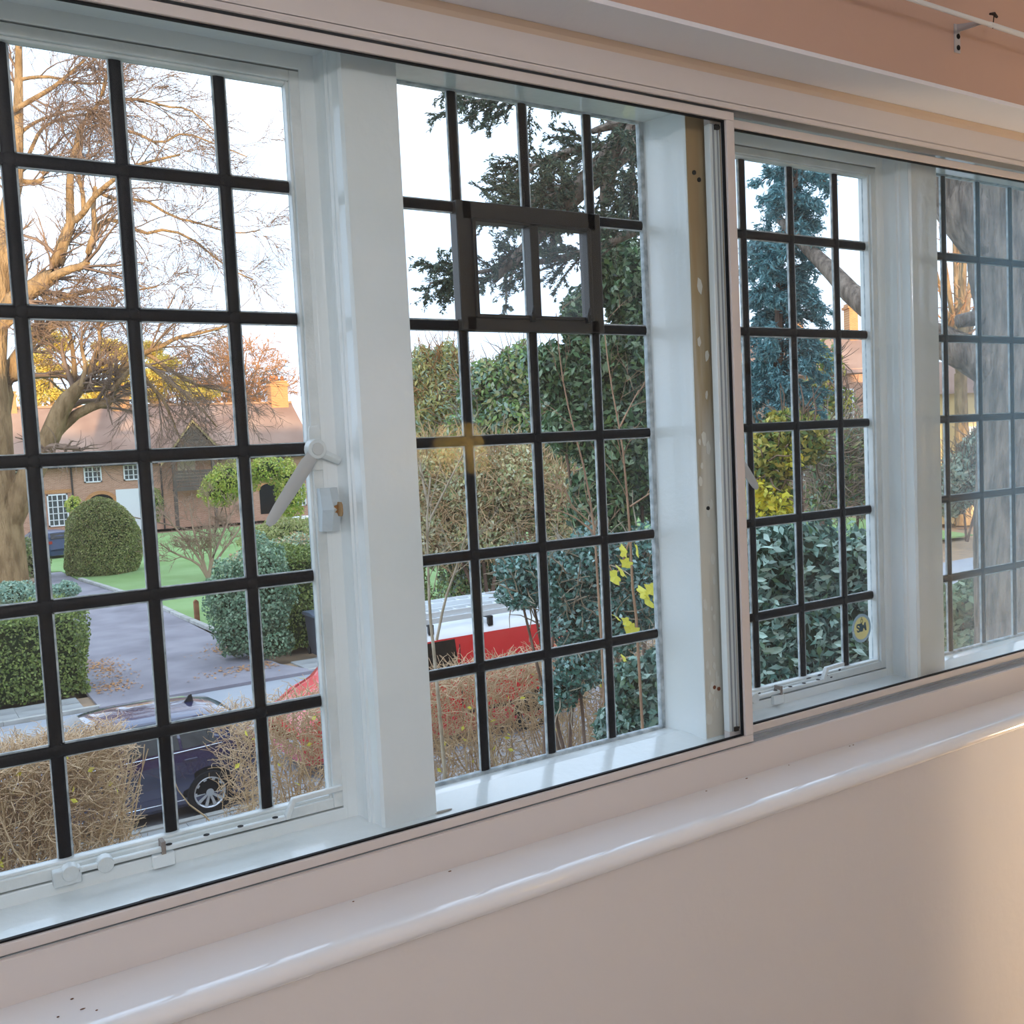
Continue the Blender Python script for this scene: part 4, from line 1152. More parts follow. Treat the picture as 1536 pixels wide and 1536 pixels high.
# ------------------------------------------------------------------ cars
def car_loft(secs, xs, n=64):
    """secs(x) -> half section [(y, z) ...] ; mirrored to a full ring"""
    rows = []
    for x in xs:
        h = secs(x)
        ring = [(x, -y, z) for y, z in h]+[(x, y, z) for y, z in h[-2::-1]]
        rows.append(ring)
    return rows
def interp(x, tab):
    xs_ = [t[0] for t in tab]
    return [float(np.interp(x, xs_, [t[k] for t in tab])) for k in range(1, len(tab[0]))]
def wheel_parts(root, x, y, z, r, w, spokes=10, rimcol='#c9cdd2'):
    t = MB()
    pr = [(-w/2+.02, r*.66), (-w/2, r*.72), (-w/2, r*.93), (-w/2+.03, r), (w/2-.03, r), (w/2, r*.93), (w/2, r*.66)]
    t.grid([[(x+rr*math.cos(2*PI*i/32), y+a, z+rr*math.sin(2*PI*i/32)) for i in range(32)] for a, rr in pr], True)
    ty = t.build('tyre', mat('tyre_rubber', '#26282c', .8, .2), root, smooth=True)
    mr = mat('alloy_'+rimcol, rimcol, .3, .5, metal=.6)
    q = MB()
    q.grid([[(x+rr*math.cos(2*PI*i/32), y+a, z+rr*math.sin(2*PI*i/32)) for i in range(32)] for a, rr in [(-w/2+.012, r*.70), (-w/2+.004, r*.66), (-w/2+.02, r*.61), (0, r*.60)]], True)
    rim = q.build('rim', mr, root, smooth=True)
    MB().tube([(x, y-.02, z), (x, y-.01, z)], r*.6, 28).build('brake_backing', mat('dark_brake', '#2a2c30', .6, .3), rim)
    for k in range(spokes):
        a = 2*PI*k/spokes; ca, sa = math.cos(a), math.sin(a)
        pts = []
        for rr, hw in [(.12, .035), (.62, .05)]:
            pts.append((rr, hw))
        P = [(x+r*(.10*ca-.045*sa), y-w/2+.03, z+r*(.10*sa+.045*ca)), (x+r*(.63*ca-.075*sa), y-w/2+.012, z+r*(.63*sa+.075*ca)), (x+r*(.63*ca+.075*sa), y-w/2+.012, z+r*(.63*sa-.075*ca)), (x+r*(.10*ca+.045*sa), y-w/2+.03, z+r*(.10*sa-.045*ca))]
        MB().prism(P, (0, .03, 0)).build('spoke', mr, rim)
    MB().tube([(x, y-w/2+.012, z), (x, y-w/2+.05, z)], r*.17, 14).build('hub_cap', mr, rim)
def arch_ring(root, x, y, z, r, name='wheel_arch', m=None):
    n = 20
    rows = [[(x+rr*math.cos(PI*i/n), y, z+rr*math.sin(PI*i/n)) for i in range(n+1)] for rr in (0.02, r)]
    MB().grid(rows).build(name, m or M_seal, root)

M_navy = mat('navy_car_paint', '#0e1a50', .25, .5, coat=1.0)
for _m in (M_navy,): _m.node_tree.nodes['Principled BSDF'].inputs['Coat IOR'].default_value = 1.9
M_carglass = mat('car_glass', '#0c1013', .06, .5)
M_trim = mat('black_trim', '#17181b', .5, .4)
M_chrome = mat('chrome', '#d8dce0', .12, .6, metal=1.0)
car = empty('blue_car', (2.1, 13.35, G-.06), 'navy blue hatchback parked at the kerb behind the bare hedge', 'car')
XN, YC, ZG = -.02, 13.36, G-.06
CT = [(0, .50, .60, .70, .60), (.12, .66, .72, .80, .66), (.5, .82, .86, .87, .70), (1.0, .92, .97, .895, .74), (1.22, .945, 1.02, .90, .72), (1.7, .955, 1.30, .90, .64), (2.05, .96, 1.435, .90, .61), (2.5, .965, 1.475, .90, .61), (3.0, .975, 1.475, .90, .605), (3.5, .99, 1.445, .89, .59), (3.85, 1.00, 1.385, .87, .57), (4.02, 1.0, 1.27, .85, .57), (4.15, .98, 1.06, .82, .66), (4.24, .78, .82, .78, .66), (4.27, .50, .52, .74, .64)]
def csec(x):
    zb, zr, w, wr = interp(x, CT)
    return [(w*.90, .17), (w*.985, .24), (w, .48), (w*1.0, zb*.80), (w*.975, zb), (w*.975+(wr*1.10-w*.975)*.55, zb+(zr-.07-zb)*.6), (wr*1.10, zr-.055), (wr*.94, zr-.018), (wr*.5, zr), (0, zr+.008)]
xs_ = sorted(set(list(np.linspace(0, 4.27, 40))+[.12, 1.22, 4.02, 4.15]))
rows = [[(XN+p[0], YC+p[1], ZG+p[2]) for p in ring] for ring in car_loft(csec, xs_)]
mb = MB().grid(rows); mb.f.append(tuple(range(len(rows[0])))); e0 = len(mb.v)-len(rows[0]); mb.f.append(tuple(range(e0, len(mb.v)))[::-1])
mb.build('body', M_navy, car, smooth=True, angle=35)
def side_glass(root, sec, X0, Yc, Z0, xa0, xa1, xb0, xb1, side, m, off=.006, t0=.06, t1=.93, rows_=(4, 6)):
    """pane following the body between belt (index rows_[0]) and roof edge; slanted ends"""
    g = []
    for k in range(5):
        t = t0+(t1-t0)*k/4
        r_ = []
        for j in range(9):
            u = j/8; x = (xa0+(xb0-xa0)*t)*(1-u)+(xa1+(xb1-xa1)*t)*u
            h = sec(x); i0, i1 = rows_; nseg = i1-i0
            f = t*nseg; i = min(int(f), nseg-1); f -= i
            y = h[i0+i][0]*(1-f)+h[i0+i+1][0]*f; z = h[i0+i][1]*(1-f)+h[i0+i+1][1]*f
            r_.append((X0+x, Yc+side*(y+off), Z0+z+off*.3))
        g.append(r_)
    return MB().grid(g).build('side_window', m, root, smooth=True)
for s in (-1, 1):
    for (a0, a1, b0, b1) in [(1.38, 2.30, 1.95, 2.30), (2.36, 3.08, 2.36, 3.05), (3.12, 3.62, 3.09, 3.42)]:
        side_glass(car, csec, XN, YC, ZG, a0, a1, b0, b1, s, M_carglass)
    # bright line along the window base
    pts = [(XN+x, YC+s*(csec(x)[4][0]+.008), ZG+csec(x)[4][1]+.004) for x in np.linspace(1.35, 3.66, 12)]
    MB().tube(pts, .007, 6).build('window_trim', M_chrome, car)
    for x in (1.52, 2.62):
        q = csec(x+.55)[3]
        MB().box(XN+x+.5, XN+x+.68, YC+s*q[0]-.015, YC+s*q[0]+.03*s if s > 0 else YC+s*q[0]+.015, ZG+q[1]+.06, ZG+q[1]+.085).build('door_handle', M_navy, car, bevel=.006)
    pts = [(XN+x, YC+s*(csec(x)[1][0]+.004), ZG+.30) for x in np.linspace(.95, 3.1, 10)]
    MB().tube(pts, .008, 6).build('sill_line', M_chrome, car)
    mz = MB().ellipsoid((XN+1.55, YC+s*1.0, ZG+1.0), (.07, .09, .065), 12, 8); mz.build('door_mirror', M_navy, car, smooth=True)
    for wx in (.82, 3.44):
        arch_ring(car, XN+wx, YC+s*(csec(wx)[2][0]+.004), ZG+.325, .375)
        wheel_parts(car, XN+wx, YC+s*.80 if s < 0 else YC+.80, ZG+.325, .325, .22)
ws = [[(XN+x, YC+y, ZG+z) for y, z in ((-w, zz), (0, zz+.03), (w, zz))] for x, w, zz in ((1.27, .70, 1.055), (1.6, .64, 1.255), (1.97, .57, 1.425))]
MB().grid(ws).build('windscreen', M_carglass, car, smooth=True)
ws = [[(XN+x, YC+y, ZG+z) for y, z in ((-w, zz), (0, zz+.02), (w, zz))] for x, w, zz in ((3.93, .50, 1.325), (4.05, .52, 1.225), (4.16, .58, 1.04))]
MB().grid(ws).build('rear_window', M_carglass, car, smooth=True)
MB().prism([(XN+3.36, YC-.02, ZG+1.44), (XN+3.52, YC-.02, ZG+1.43), (XN+3.50, YC-.005, ZG+1.56), (XN+3.46, YC-.005, ZG+1.55)], (0, .025, 0)).build('roof_fin_aerial', M_trim, car)
for s in (-1, 1):
    MB().box(XN+4.12, XN+4.22, YC+s*.74-.12, YC+s*.74+.1, ZG+.82, ZG+.97).build('tail_light', mat('red_lens', '#a01c1c', .2, .5), car, bevel=.02)

def far_car(name, label, x, y, heading, paint):
    c = empty(name, (x, y, G), label, 'car')
    me_ = lambda mb_, nm, m_: part2(mb_, nm, m_, c)
    rw = [[(a-2.1, b, z) for a, b, z in ring] for ring in car_loft(csec, list(np.linspace(0, 4.27, 22)))]
    mb_ = MB().grid(rw); mb_.f.append(tuple(range(len(rw[0])))); k_ = len(mb_.v)-len(rw[0]); mb_.f.append(tuple(range(k_, len(mb_.v)))[::-1])
    b_o = me_(mb_, 'body', paint)
    for s in (-1, 1):
        for (a0, a1, b0, b1) in [(1.38, 2.30, 1.95, 2.30), (2.36, 3.62, 2.36, 3.42)]:
            g_ = []
            for t in (.08, .5, .92):
                row = []
                for u in np.linspace(0, 1, 6):
                    xx = (a0+(b0-a0)*t)*(1-u)+(a1+(b1-a1)*t)*u; h = csec(xx); f_ = t*2; i_ = min(int(f_), 1); f_ -= i_
                    row.append((xx-2.1, s*(h[4+i_][0]*(1-f_)+h[5+i_][0]*f_+.01), h[4+i_][1]*(1-f_)+h[5+i_][1]*f_))
                g_.append(row)
            me_(MB().grid(g_), 'side_window', M_carglass)
        for wx in (.82, 3.44):
            me_(MB().tube([(wx-2.1, s*.72, .32), (wx-2.1, s*.92, .32)], .32, 18), 'wheel', M_trim)
    for (xa, za, wa, xb, zb, wb) in [(1.27, 1.065, .70, 1.97, 1.43, .56), (4.16, 1.06, .60, 3.95, 1.345, .52)]:
        me_(MB().grid([[(xa-2.1, -wa, za), (xa-2.1, wa, za)], [(xb-2.1, -wb, zb), (xb-2.1, wb, zb)]]), 'windscreen', M_carglass)
    for s in (-1, 1): me_(MB().box(4.14-2.1, 4.22-2.1, s*.68-.1, s*.68+.1, .8, .95), 'tail_light', MATS['red_lens'])
    c.rotation_euler = (0, 0, heading)
    return c
mat('red_lens', '#a01c1c', .2, .5)
_c = gY(440, 775, 51); far_car('white_car', 'white car parked far off by the arched doorway of the brick house', _c[0], 51, .25, mat('white_car_paint', '#eef0f2', .3, .5))
_c = gY(80, 802, 58); far_car('dark_car', 'dark blue car with red tail lights parked before the white doors', _c[0]-.6, 58, -1.2, mat('dark_blue_paint', '#22365a', .3, .5))
# red van with ladders on its roof
M_red = mat('red_van_paint', '#dc1c2a', .3, .5, coat=.8)
M_red.node_tree.nodes['Principled BSDF'].inputs['Coat IOR'].default_value = 1.8
M_vanroof = mat('white_van_roof', '#f2f4f6', .3, .5)
van = empty('red_van', (7.8, 13.75, G-.06), 'red panel van with white roof and ladders parked behind the hedge', 'van')
XV, YV = 5.0, 13.72
VT = [(0, .52, .62, .80), (.08, .85, .95, .88), (.45, 1.08, 1.16, .93), (.75, 1.18, 1.30, .95), (1.0, 1.22, 1.52, .95), (1.5, 1.24, 1.90, .95), (1.75, 1.24, 2.0, .95), (2.4, 1.25, 2.03, .95), (4.0, 1.25, 2.03, .95), (5.1, 1.25, 2.01, .95), (5.25, 1.24, 1.97, .94)]
def vsec(x):
    zb, zr, w = interp(x, VT)
    zg = zr-.17
    return [(w*.92, .22), (w*.99, .30), (w, .60), (w*1.0, max(.7, zb*.8)), (w*.985, zb), (w*.955, zb+(zg-zb)*.55), (w*.915, zg)]
def vroof(x):
    zb, zr, w = interp(x, VT)
    return [(w*.915, zr-.17), (w*.90, zr-.14), (w*.82, zr-.05), (w*.6, zr-.012), (w*.3, zr), (0, zr+.004)]
xs_ = list(np.linspace(0, 5.25, 36))
body = [[(XV+p[0], YV+p[1], ZG+p[2]) for p in [(x, -y, z) for y, z in vsec(x)]] for x in xs_]
mb = MB().grid(body).grid([[(a, 2*YV-b, c) for a, b, c in r] for r in body])
l0, l1 = [(XV+0, YV-y, ZG+z) for y, z in vsec(0)], [(XV+0, YV+y, ZG+z) for y, z in vsec(0)][::-1]
mb.poly(l0+l1)
l0, l1 = [(XV+5.25, YV-y, ZG+z) for y, z in vsec(5.25)], [(XV+5.25, YV+y, ZG+z) for y, z in vsec(5.25)][::-1]
mb.poly(l0+l1)
mb.build('body', M_red, van, smooth=True, angle=40)
fr_ = [x for x in xs_ if x < 1.75]; bk_ = [x for x in xs_ if x >= 1.6]
mb = MB().grid([[(XV+x, YV+p, ZG+z) for p, z in [(-y, z) for y, z in vroof(x)]+[(y, z) for y, z in vroof(x)[-2::-1]]] for x in bk_]); mb.build('roof', M_vanroof, van, smooth=True)
mb = MB().grid([[(XV+x, YV+p, ZG+z) for p, z in [(-y, z) for y, z in vroof(x)]+[(y, z) for y, z in vroof(x)[-2::-1]]] for x in fr_]); mb.build('bonnet', M_red, van, smooth=True)
g = [[(XV+x, YV+y, ZG+interp(x, VT)[1]+.012-.03*abs(y)) for y in np.linspace(-.78, .78, 7)] for x in np.linspace(.92, 1.66, 6)]
MB().grid(g).build('windscreen', M_carglass, van, smooth=True)
for s in (-1, 1):
    side_glass(van, vsec, XV, YV, ZG, 1.22, 2.72, 1.72, 2.70, s, M_carglass, t0=.06, t1=.95)
    for wx in (1.0, 4.15):
        arch_ring(van, XV+wx, YV+s*(vsec(wx)[2][0]+.004), ZG+.34, .40)
        wheel_parts(van, XV+wx, YV+s*.84, ZG+.34, .34, .22, 5, '#8d9298')
    MB().box(XV+2.85, XV+5.0, YV+s*.952-.006, YV+s*.952+.006, ZG+.55, ZG+.62).build('rubbing_strip', M_trim, van)
    MB().box(XV+1.28, XV+1.42, YV+s*1.06-.10, YV+s*1.06+.10, ZG+1.22, ZG+1.48).build('door_mirror', M_trim, van, bevel=.03)
    MB().box(XV+2.74, XV+2.755, YV+s*.953-.004, YV+s*.953+.004, ZG+.4, ZG+1.75).build('door_seam', M_trim, van)
for k in range(3):
    x = XV+2.3+k*1.15
    MB().box(x-.03, x+.03, YV-.86, YV+.86, ZG+2.08, ZG+2.12).build('roof_bar', M_trim, van)
    for s in (-1, 1):
        MB().box(x-.045, x+.045, YV+s*.80-.03, YV+s*.80+.03, ZG+1.95, ZG+2.09).build('bar_foot', M_trim, van)
M_ladder = mat('ladder_aluminium', '#dde3e6', .35, .5)
def ladder(label, y0, y1, z, x0, x1):
    l = empty('ladder', ((x0+x1)/2, (y0+y1)/2, z), label, 'ladder', 'ladders on the van roof')
    for y in (y0, y1):
        MB().box(x0, x1, y-.014, y+.014, z, z+.09).build('ladder_rail', M_ladder, l, bevel=.004)
    n = int((x1-x0)/.27)
    for i in range(n):
        x = x0+.14+i*.27
        MB().tube([(x, y0, z+.045), (x, y1, z+.045)], .015, 8).build('rung', M_ladder, l)
    return l
ladder('long aluminium ladder lying on the van roof bars beside the hedge', YV-.78, YV-.36, ZG+2.121, XV+1.9, XV+5.4)
ladder('aluminium ladder section stacked on top of another on the van roof', YV-.74, YV-.40, ZG+2.215, XV+2.0, XV+5.2)
ladder('second long aluminium ladder on the far side of the van roof', YV+.05, YV+.50, ZG+2.121, XV+1.9, XV+5.4)
ladder('upper aluminium ladder on the far side of the van roof', YV+.09, YV+.46, ZG+2.215, XV+2.0, XV+5.2)

# ------------------------------------------------------------------ bare twiggy hedge along the front garden
def bare_hedge(name, label, x0, x1, y0, y1, ztop, n, nstem, seed, nleaf):
    rng = np.random.default_rng(seed)
    r = empty(name, ((x0+x1)/2, (y0+y1)/2, G), label, 'hedge')
    H = ztop-G
    # main stems out of the ground
    b = np.stack([rng.uniform(x0+.1, x1-.1, nstem), rng.uniform(y0+.2, y1-.2, nstem), np.full(nstem, G)], 1)
    S = 7
    paths = np.empty((nstem, S, 3)); paths[:, 0] = b
    cur = unit(np.stack([rng.normal(scale=.22, size=nstem), rng.normal(scale=.16, size=nstem), np.ones(nstem)], 1))
    for s in range(1, S):
        cur = unit(cur+rng.normal(scale=.12, size=cur.shape)+np.array((0, 0, .1)))
        paths[:, s] = paths[:, s-1]+cur*H*.92/(S-1)
    parts = [sweep(paths, np.tile(np.linspace(.014, .006, S), (nstem, 1)), 4)]
    z = G+H*(1-rng.uniform(0, 1, n)**1.6*.88)
    P = np.stack([rng.uniform(x0, x1, n), rng.uniform(y0, y1, n), z-.12], 1)
    d = unit(np.stack([rng.normal(scale=.75, size=n), rng.normal(scale=.6, size=n), rng.uniform(.0, 1.1, n)], 1))
    L = rng.uniform(.14, .42, n)
    q = np.empty((n, 4, 3)); q[:, 0] = P; cur = d
    for s in range(1, 4):
        cur = unit(cur+rng.normal(scale=.3, size=cur.shape)); q[:, s] = q[:, s-1]+cur*(L/3)[:, None]
    q[..., 2] = np.minimum(q[..., 2], ztop+.05+.05*np.sin(q[..., 0]*3)+rng.uniform(-.05, .05, (n, 1)))
    q[..., 0] = np.clip(q[..., 0], x0-.12, x1+.12)
    parts.append(sweep(q, np.tile(np.linspace(.0062, .0032, 4), (n, 1)), 3))
    V, F = merge(parts)
    npmesh('twigs', V, F, M_hedgetwig, r, kind='stuff')
    lm = MB().poly([(0, -.045, 0), (.027, 0, .008), (0, .05, 0), (-.027, 0, .008)]).build('leaf', YEL).data
    bpy.data.objects.remove([o for o in bpy.data.objects if o.data == lm][0])
    for i in range(nleaf):
        shareobj('leaf', lm, (rng.uniform(x0, x1), rng.uniform(y0-.06, y0+.15), G+H*rng.uniform(.3, .95)), tuple(rng.uniform(0, 6, 3)), r)
    return r
bare_hedge('bare_hedge', 'brown leafless hedge ending beside the parked blue car', -1.6, 1.95, 9.95, 10.95, -3.42, 11000, 80, 3, 30)
bare_hedge('bare_hedge', 'long brown leafless hedge running in front of the van', 3.05, 13.0, 9.95, 10.95, -3.46, 11500, 190, 4, 80)

# ------------------------------------------------------------------ the great bare tree at the left
def big_tree(name, label, base, limbs, twm, lv, bark, nsd=8, rng=RNG, rmin=.013, cat='tree'):
    """limbs: list of (points, r0, r1)"""
    t = empty(name, base, label, cat)
    allp, allr = [], []
    for i, (pts, r0, r1) in enumerate(limbs):
        S = 12
        p = resample(pts, S); R = np.linspace(r0, r1, S)
        V, F = sweep(p[None], R[None], nsd)
        npmesh('trunk' if i == 0 else 'limb', V, F, bark, t, smooth=True)
        if i > 0: allp.append(p); allr.append(R)
    P, Q = np.stack(allp), np.stack(allr)
    parts = []
    for (k, L, a, wob, up, droop, tmin) in lv:
        P, Q = grow(P, Q, k, L, a, 7, wob, up, tmin, 1, .55, rmin, rng, droop)
        parts.append(sweep(P, Q, 3))
    V, F = merge(parts)
    npmesh('twigs', V, F, twm, t, kind='stuff')
    return t, P
D0 = 40.0
k0 = D0/F_PX
def L_(pts, r0, r1, dd=0.0, D=D0, slope=0.0):
    return ([gd(x, y, D+dd+slope*i) for i, (x, y) in enumerate(pts)], r0*D/F_PX, r1*D/F_PX)
base_ = gZ(2, 890, G)
limbs = [
    L_([(4, 892), (2, 850), (0, 800), (-2, 760), (-8, 700), (-8, 640), (-12, 580), (-12, 540)], 40, 19),
    L_([(8, 790), (30, 745), (52, 700), (72, 662), (94, 610), (109, 592), (122, 578), (134, 570)], 22, 7),
    L_([(60, 680), (84, 650), (117, 620), (150, 606), (164, 602), (173, 582), (178, 565), (196, 522)], 9, 4, .4),
    L_([(-6, 660), (2, 600), (16, 560), (30, 535), (45, 510), (58, 500), (75, 492), (92, 480)], 18, 5, 1),
    L_([(-10, 640), (-12, 560), (-4, 500), (15, 458), (41, 438), (66, 422), (82, 408), (89, 382), (99, 353), (107, 333)], 20, 6.5),
    L_([(106, 336), (105, 300), (105, 270), (108, 240), (113, 228), (122, 188), (137, 167), (150, 154), (160, 112), (168, 70)], 6.5, 2, 0),
    L_([(76, 416), (105, 404), (129, 396), (134, 372), (142, 346), (140, 310), (143, 280)], 6.5, 3, -.4),
    L_([(112, 331), (126, 318), (143, 293), (170, 270), (200, 250), (235, 240), (270, 232)], 5, 1.5, -.5, slope=-.3),
    L_([(126, 318), (124, 290), (119, 268), (118, 240), (122, 205)], 4, 1.6, .3),
    L_([(142, 346), (160, 330), (185, 335), (215, 350), (250, 345), (290, 360), (340, 400), (380, 420)], 4, 1, .2, slope=.4),
    L_([(-12, 560), (-6, 460), (2, 403), (6, 363), (14, 310), (24, 270), (26, 223), (28, 150), (28, 60), (30, -20)], 20, 3, 0),
    L_([(26, 268), (40, 273), (62, 270), (68, 250), (80, 235)], 4.5, 2.5, .2),
    L_([(4, 175), (30, 160), (73, 135), (91, 122), (110, 105), (128, 90)], 4.5, 1.5, -.4),
    L_([(27, 210), (36, 195), (60, 180), (85, 172), (112, 164), (140, 165)], 3, 1.3, .2),
    L_([(40, 240), (58, 200), (75, 185), (100, 176), (128, 172), (165, 170)], 3, 1.2, .4),
    L_([(28, 120), (50, 116), (80, 116), (110, 124), (150, 125), (200, 120)], 3, 1.1, 0),
    L_([(60, 440), (85, 452), (120, 440), (165, 432), (190, 437), (235, 430)], 4, 1.3, .6),
    L_([(178, 565), (205, 535), (240, 520), (268, 506), (300, 500), (345, 488), (390, 480)], 5, 1, .2),
    L_([(134, 570), (140, 540), (150, 515), (150, 490), (165, 470), (170, 450)], 4.5, 1.6, 0),
    L_([(109, 592), (112, 560), (110, 535), (106, 505), (100, 480)], 5, 2, .3),
    L_([(122, 580), (128, 550), (122, 520), (124, 495)], 4, 1.6, -.3),
    L_([(170, 585), (190, 560), (215, 545), (250, 570), (290, 600), (325, 640)], 4, 1.3, -.6),
    L_([(196, 522), (220, 530), (255, 555), (290, 575), (330, 585), (352, 590)], 4, 1.2, .4),
    L_([(196, 524), (220, 570), (245, 600), (262, 640), (275, 668)], 3.5, 1.2, .2),
    L_([(150, 155), (180, 150), (215, 150), (250, 160), (285, 165), (325, 200)], 3, .8, 0),
    L_([(137, 167), (170, 190), (205, 200), (240, 215), (275, 200), (320, 215), (370, 235)], 3, .8, .5),
    L_([(143, 285), (175, 300), (215, 300), (260, 325), (300, 335), (350, 350), (390, 345)], 3, .8, .2),
]
big_tree('bare_tree', 'huge bare tree with forked trunk and golden upper limbs', (base_[0], base_[1], G), limbs, M_twig,
         [(10, 3.1, .7, .12, .03, .015, .25), (8, 1.8, .65, .13, .02, .03, .2), (5, 1.0, .6, .15, 0, .03, .2)], M_barkgold, 9, np.random.default_rng(21), .0118)

# ------------------------------------------------------------------ trees behind the roofs
D1 = 105.0
def fan_tree(name, label, px, py_base, D, spread, top, n, m, rng, lv, bark=None, rmin=.03):
    """many-limbed bare crown; px centre, spread and top in pixels"""
    b = gd(px, py_base, D); b[2] = G
    limbs = [([b, gd(px, py_base, D)], .4, .3)]
    for i in range(n):
        a = (i+.5)/n*2-1+rng.normal(scale=.06)
        tx = px+a*spread; ty = top+abs(a)**2*(py_base-top)*.55
        dd = rng.uniform(-3, 3)
        mid = gd(px+a*spread*.45, py_base+(ty-py_base)*.45, D+dd*.5)
        limbs.append(([gd(px, py_base, D), mid, gd(tx, ty, D+dd)], .22, .06))
    return big_tree(name, label, (b[0], b[1], G), limbs, m, lv, bark or m, 5, rng, rmin)
fan_tree('russet_bare_tree', 'rounded russet bare tree rising behind the roof ridge', 360, 650, D1, 78, 528, 11, M_twigor, np.random.default_rng(5), [(10, 4.5, .6, .2, .08, 0, .2), (7, 2.3, .6, .25, .05, 0, .2), (4, 1.3, .6, .25, .03, 0, .2)], rmin=.035)
fan_tree('russet_bare_tree', 'lower russet bare tree between the roof and the pines', 268, 660, D1+14, 55, 545, 8, M_twigor, np.random.default_rng(6), [(9, 4, .6, .2, .08, 0, .2), (6, 2.0, .6, .25, .05, 0, .2), (4, 1.1, .6, .25, .03, 0, .2)], rmin=.035)
def pine(name, label, px, D, tops, n, rng):
    b = gd(px, 660, D); b[2] = G
    r = empty(name, (b[0], b[1], G), label, 'tree')
    tp_ = gd(px, tops[0][1], D)
    V, F = sweep(resample([b, (b+tp_)/2, tp_], 8)[None], np.linspace(.4, .12, 8)[None], 7)
    npmesh('trunk', V, F, M_barkgold, r, smooth=True)
    bl = []
    for (x, y, rx, ry) in tops:
        c = gd(x, y, D+rng.uniform(-2, 2)); bl.append((np.array(c), np.array((rx, rx, ry))*D/F_PX))
        p0 = b+(tp_-b)*min(.98, max(.3, (c[2]-.8-b[2])/(tp_[2]-b[2])))
        MB().tube([p0, (p0+c)/2+np.array((0, 0, .3)), c], [.12, .09, .05], 6).build('limb', M_barkgold, r, smooth=True)
    P, N = blobs_sample(bl, n, .3)
    V, F = leafquads(P, N+np.array((0, 0, .6)), .42, .3, .8)
    npmesh('foliage', V, F, PINE, r, kind='stuff')
rr_ = np.random.default_rng(8)
pine('pine_tree', 'sunlit yellow-green pine with open clumps behind the bare tree', 75, 98, [(62, 500, 26, 14), (85, 515, 24, 14), (55, 535, 24, 14), (78, 555, 28, 12), (60, 580, 24, 14), (85, 592, 20, 10), (48, 600, 20, 12)], 9000, rr_)
pine('pine_tree', 'second sunlit pine with its crown against the roof', 165, 101, [(160, 520, 22, 12), (182, 530, 20, 14), (150, 550, 24, 12), (180, 560, 24, 12), (158, 585, 26, 12), (190, 585, 20, 14), (140, 598, 20, 10)], 9000, rr_)
pine('pine_tree', 'low spreading sunlit pine seen through the drooping twigs', 225, 92, [(225, 525, 20, 14), (245, 545, 24, 12), (225, 565, 22, 12), (260, 575, 28, 12), (225, 592, 24, 10), (300, 590, 30, 10)], 8000, rr_)

# ------------------------------------------------------------------ street trees and shrubs seen through the second window
shrub('olive_shrub', 'tall feathery olive-yellow shrub beyond the van', [(640, 575, 32, 52), (672, 560, 28, 45), (660, 620, 48, 50), (700, 600, 35, 50), (640, 650, 35, 40)], 37, 15000, .26, OLIVE, .3, stems=4, twigs=900, twigmat=M_twigor, core=M_corebrown, corescale=.5)
shrub('mixed_shrub', 'broad mixed green shrub with grey-green leaves across the street', [(735, 590, 48, 48), (785, 560, 46, 44), (760, 630, 60, 45), (715, 640, 45, 35), (820, 600, 40, 50), (815, 670, 48, 50), (850, 690, 40, 45)], 32, 17000, .23, MIXED, .5, stems=4, twigs=900, corescale=.55)
shrub('ochre_shrub', 'ochre tangle of thin stems and small leaves beyond the van roof', [(655, 720, 40, 62), (705, 735, 58, 68), (770, 730, 60, 62), (720, 800, 60, 40), (650, 800, 45, 50), (830, 760, 40, 60)], 26.5, 22000, .15, leafmat('ochre_leaf', ['#c9b486', '#a8ac74', '#d9c29a', '#869a66', '#cfcbb0', '#6f8a55']), .45, stems=5, twigs=5500, twigmat=mat('straw_twig', '#d6b890', .9, .1, vary='#bfa078', vscale=1), core=M_corebrown, corescale=.55)
shrub('evergreen_tree', 'dense dark evergreen tree with glossy leaves rising above the van', [(905, 400, 30, 52), (945, 440, 38, 80), (870, 480, 30, 45), (830, 560, 34, 46), (890, 570, 58, 70), (950, 560, 52, 90), (860, 640, 44, 46), (930, 660, 60, 80), (1000, 520, 40, 120), (990, 680, 50, 110), (905, 755, 55, 60)], 12.6, 30000, .125, DGREEN, .42, stems=4, cat='tree', corescale=.62, jit=.9)
hl, hb = shrub('holly_bush', 'glossy dark holly bush hanging over the red van', [(790, 850, 48, 36), (840, 870, 55, 50), (890, 850, 50, 60), (780, 890, 36, 24), (860, 930, 45, 40), (915, 930, 55, 60), (960, 870, 45, 80), (870, 1000, 40, 36), (840, 1040, 30, 26)], 10.6, 15000, .07, HOLLY, .55, stems=5, twigs=500, twigmat=M_palebark, corescale=.45, jit=1.0)
shrub('broadleaf_shrub', 'pale blue-green broad-leaved shrub below the yellow leaves', [(955, 1030, 40, 42), (985, 1080, 40, 45), (930, 1090, 36, 36), (990, 1010, 30, 40)], 9.2, 3200, .11, LAUREL, .45, stems=3, corescale=.5, jit=.9)

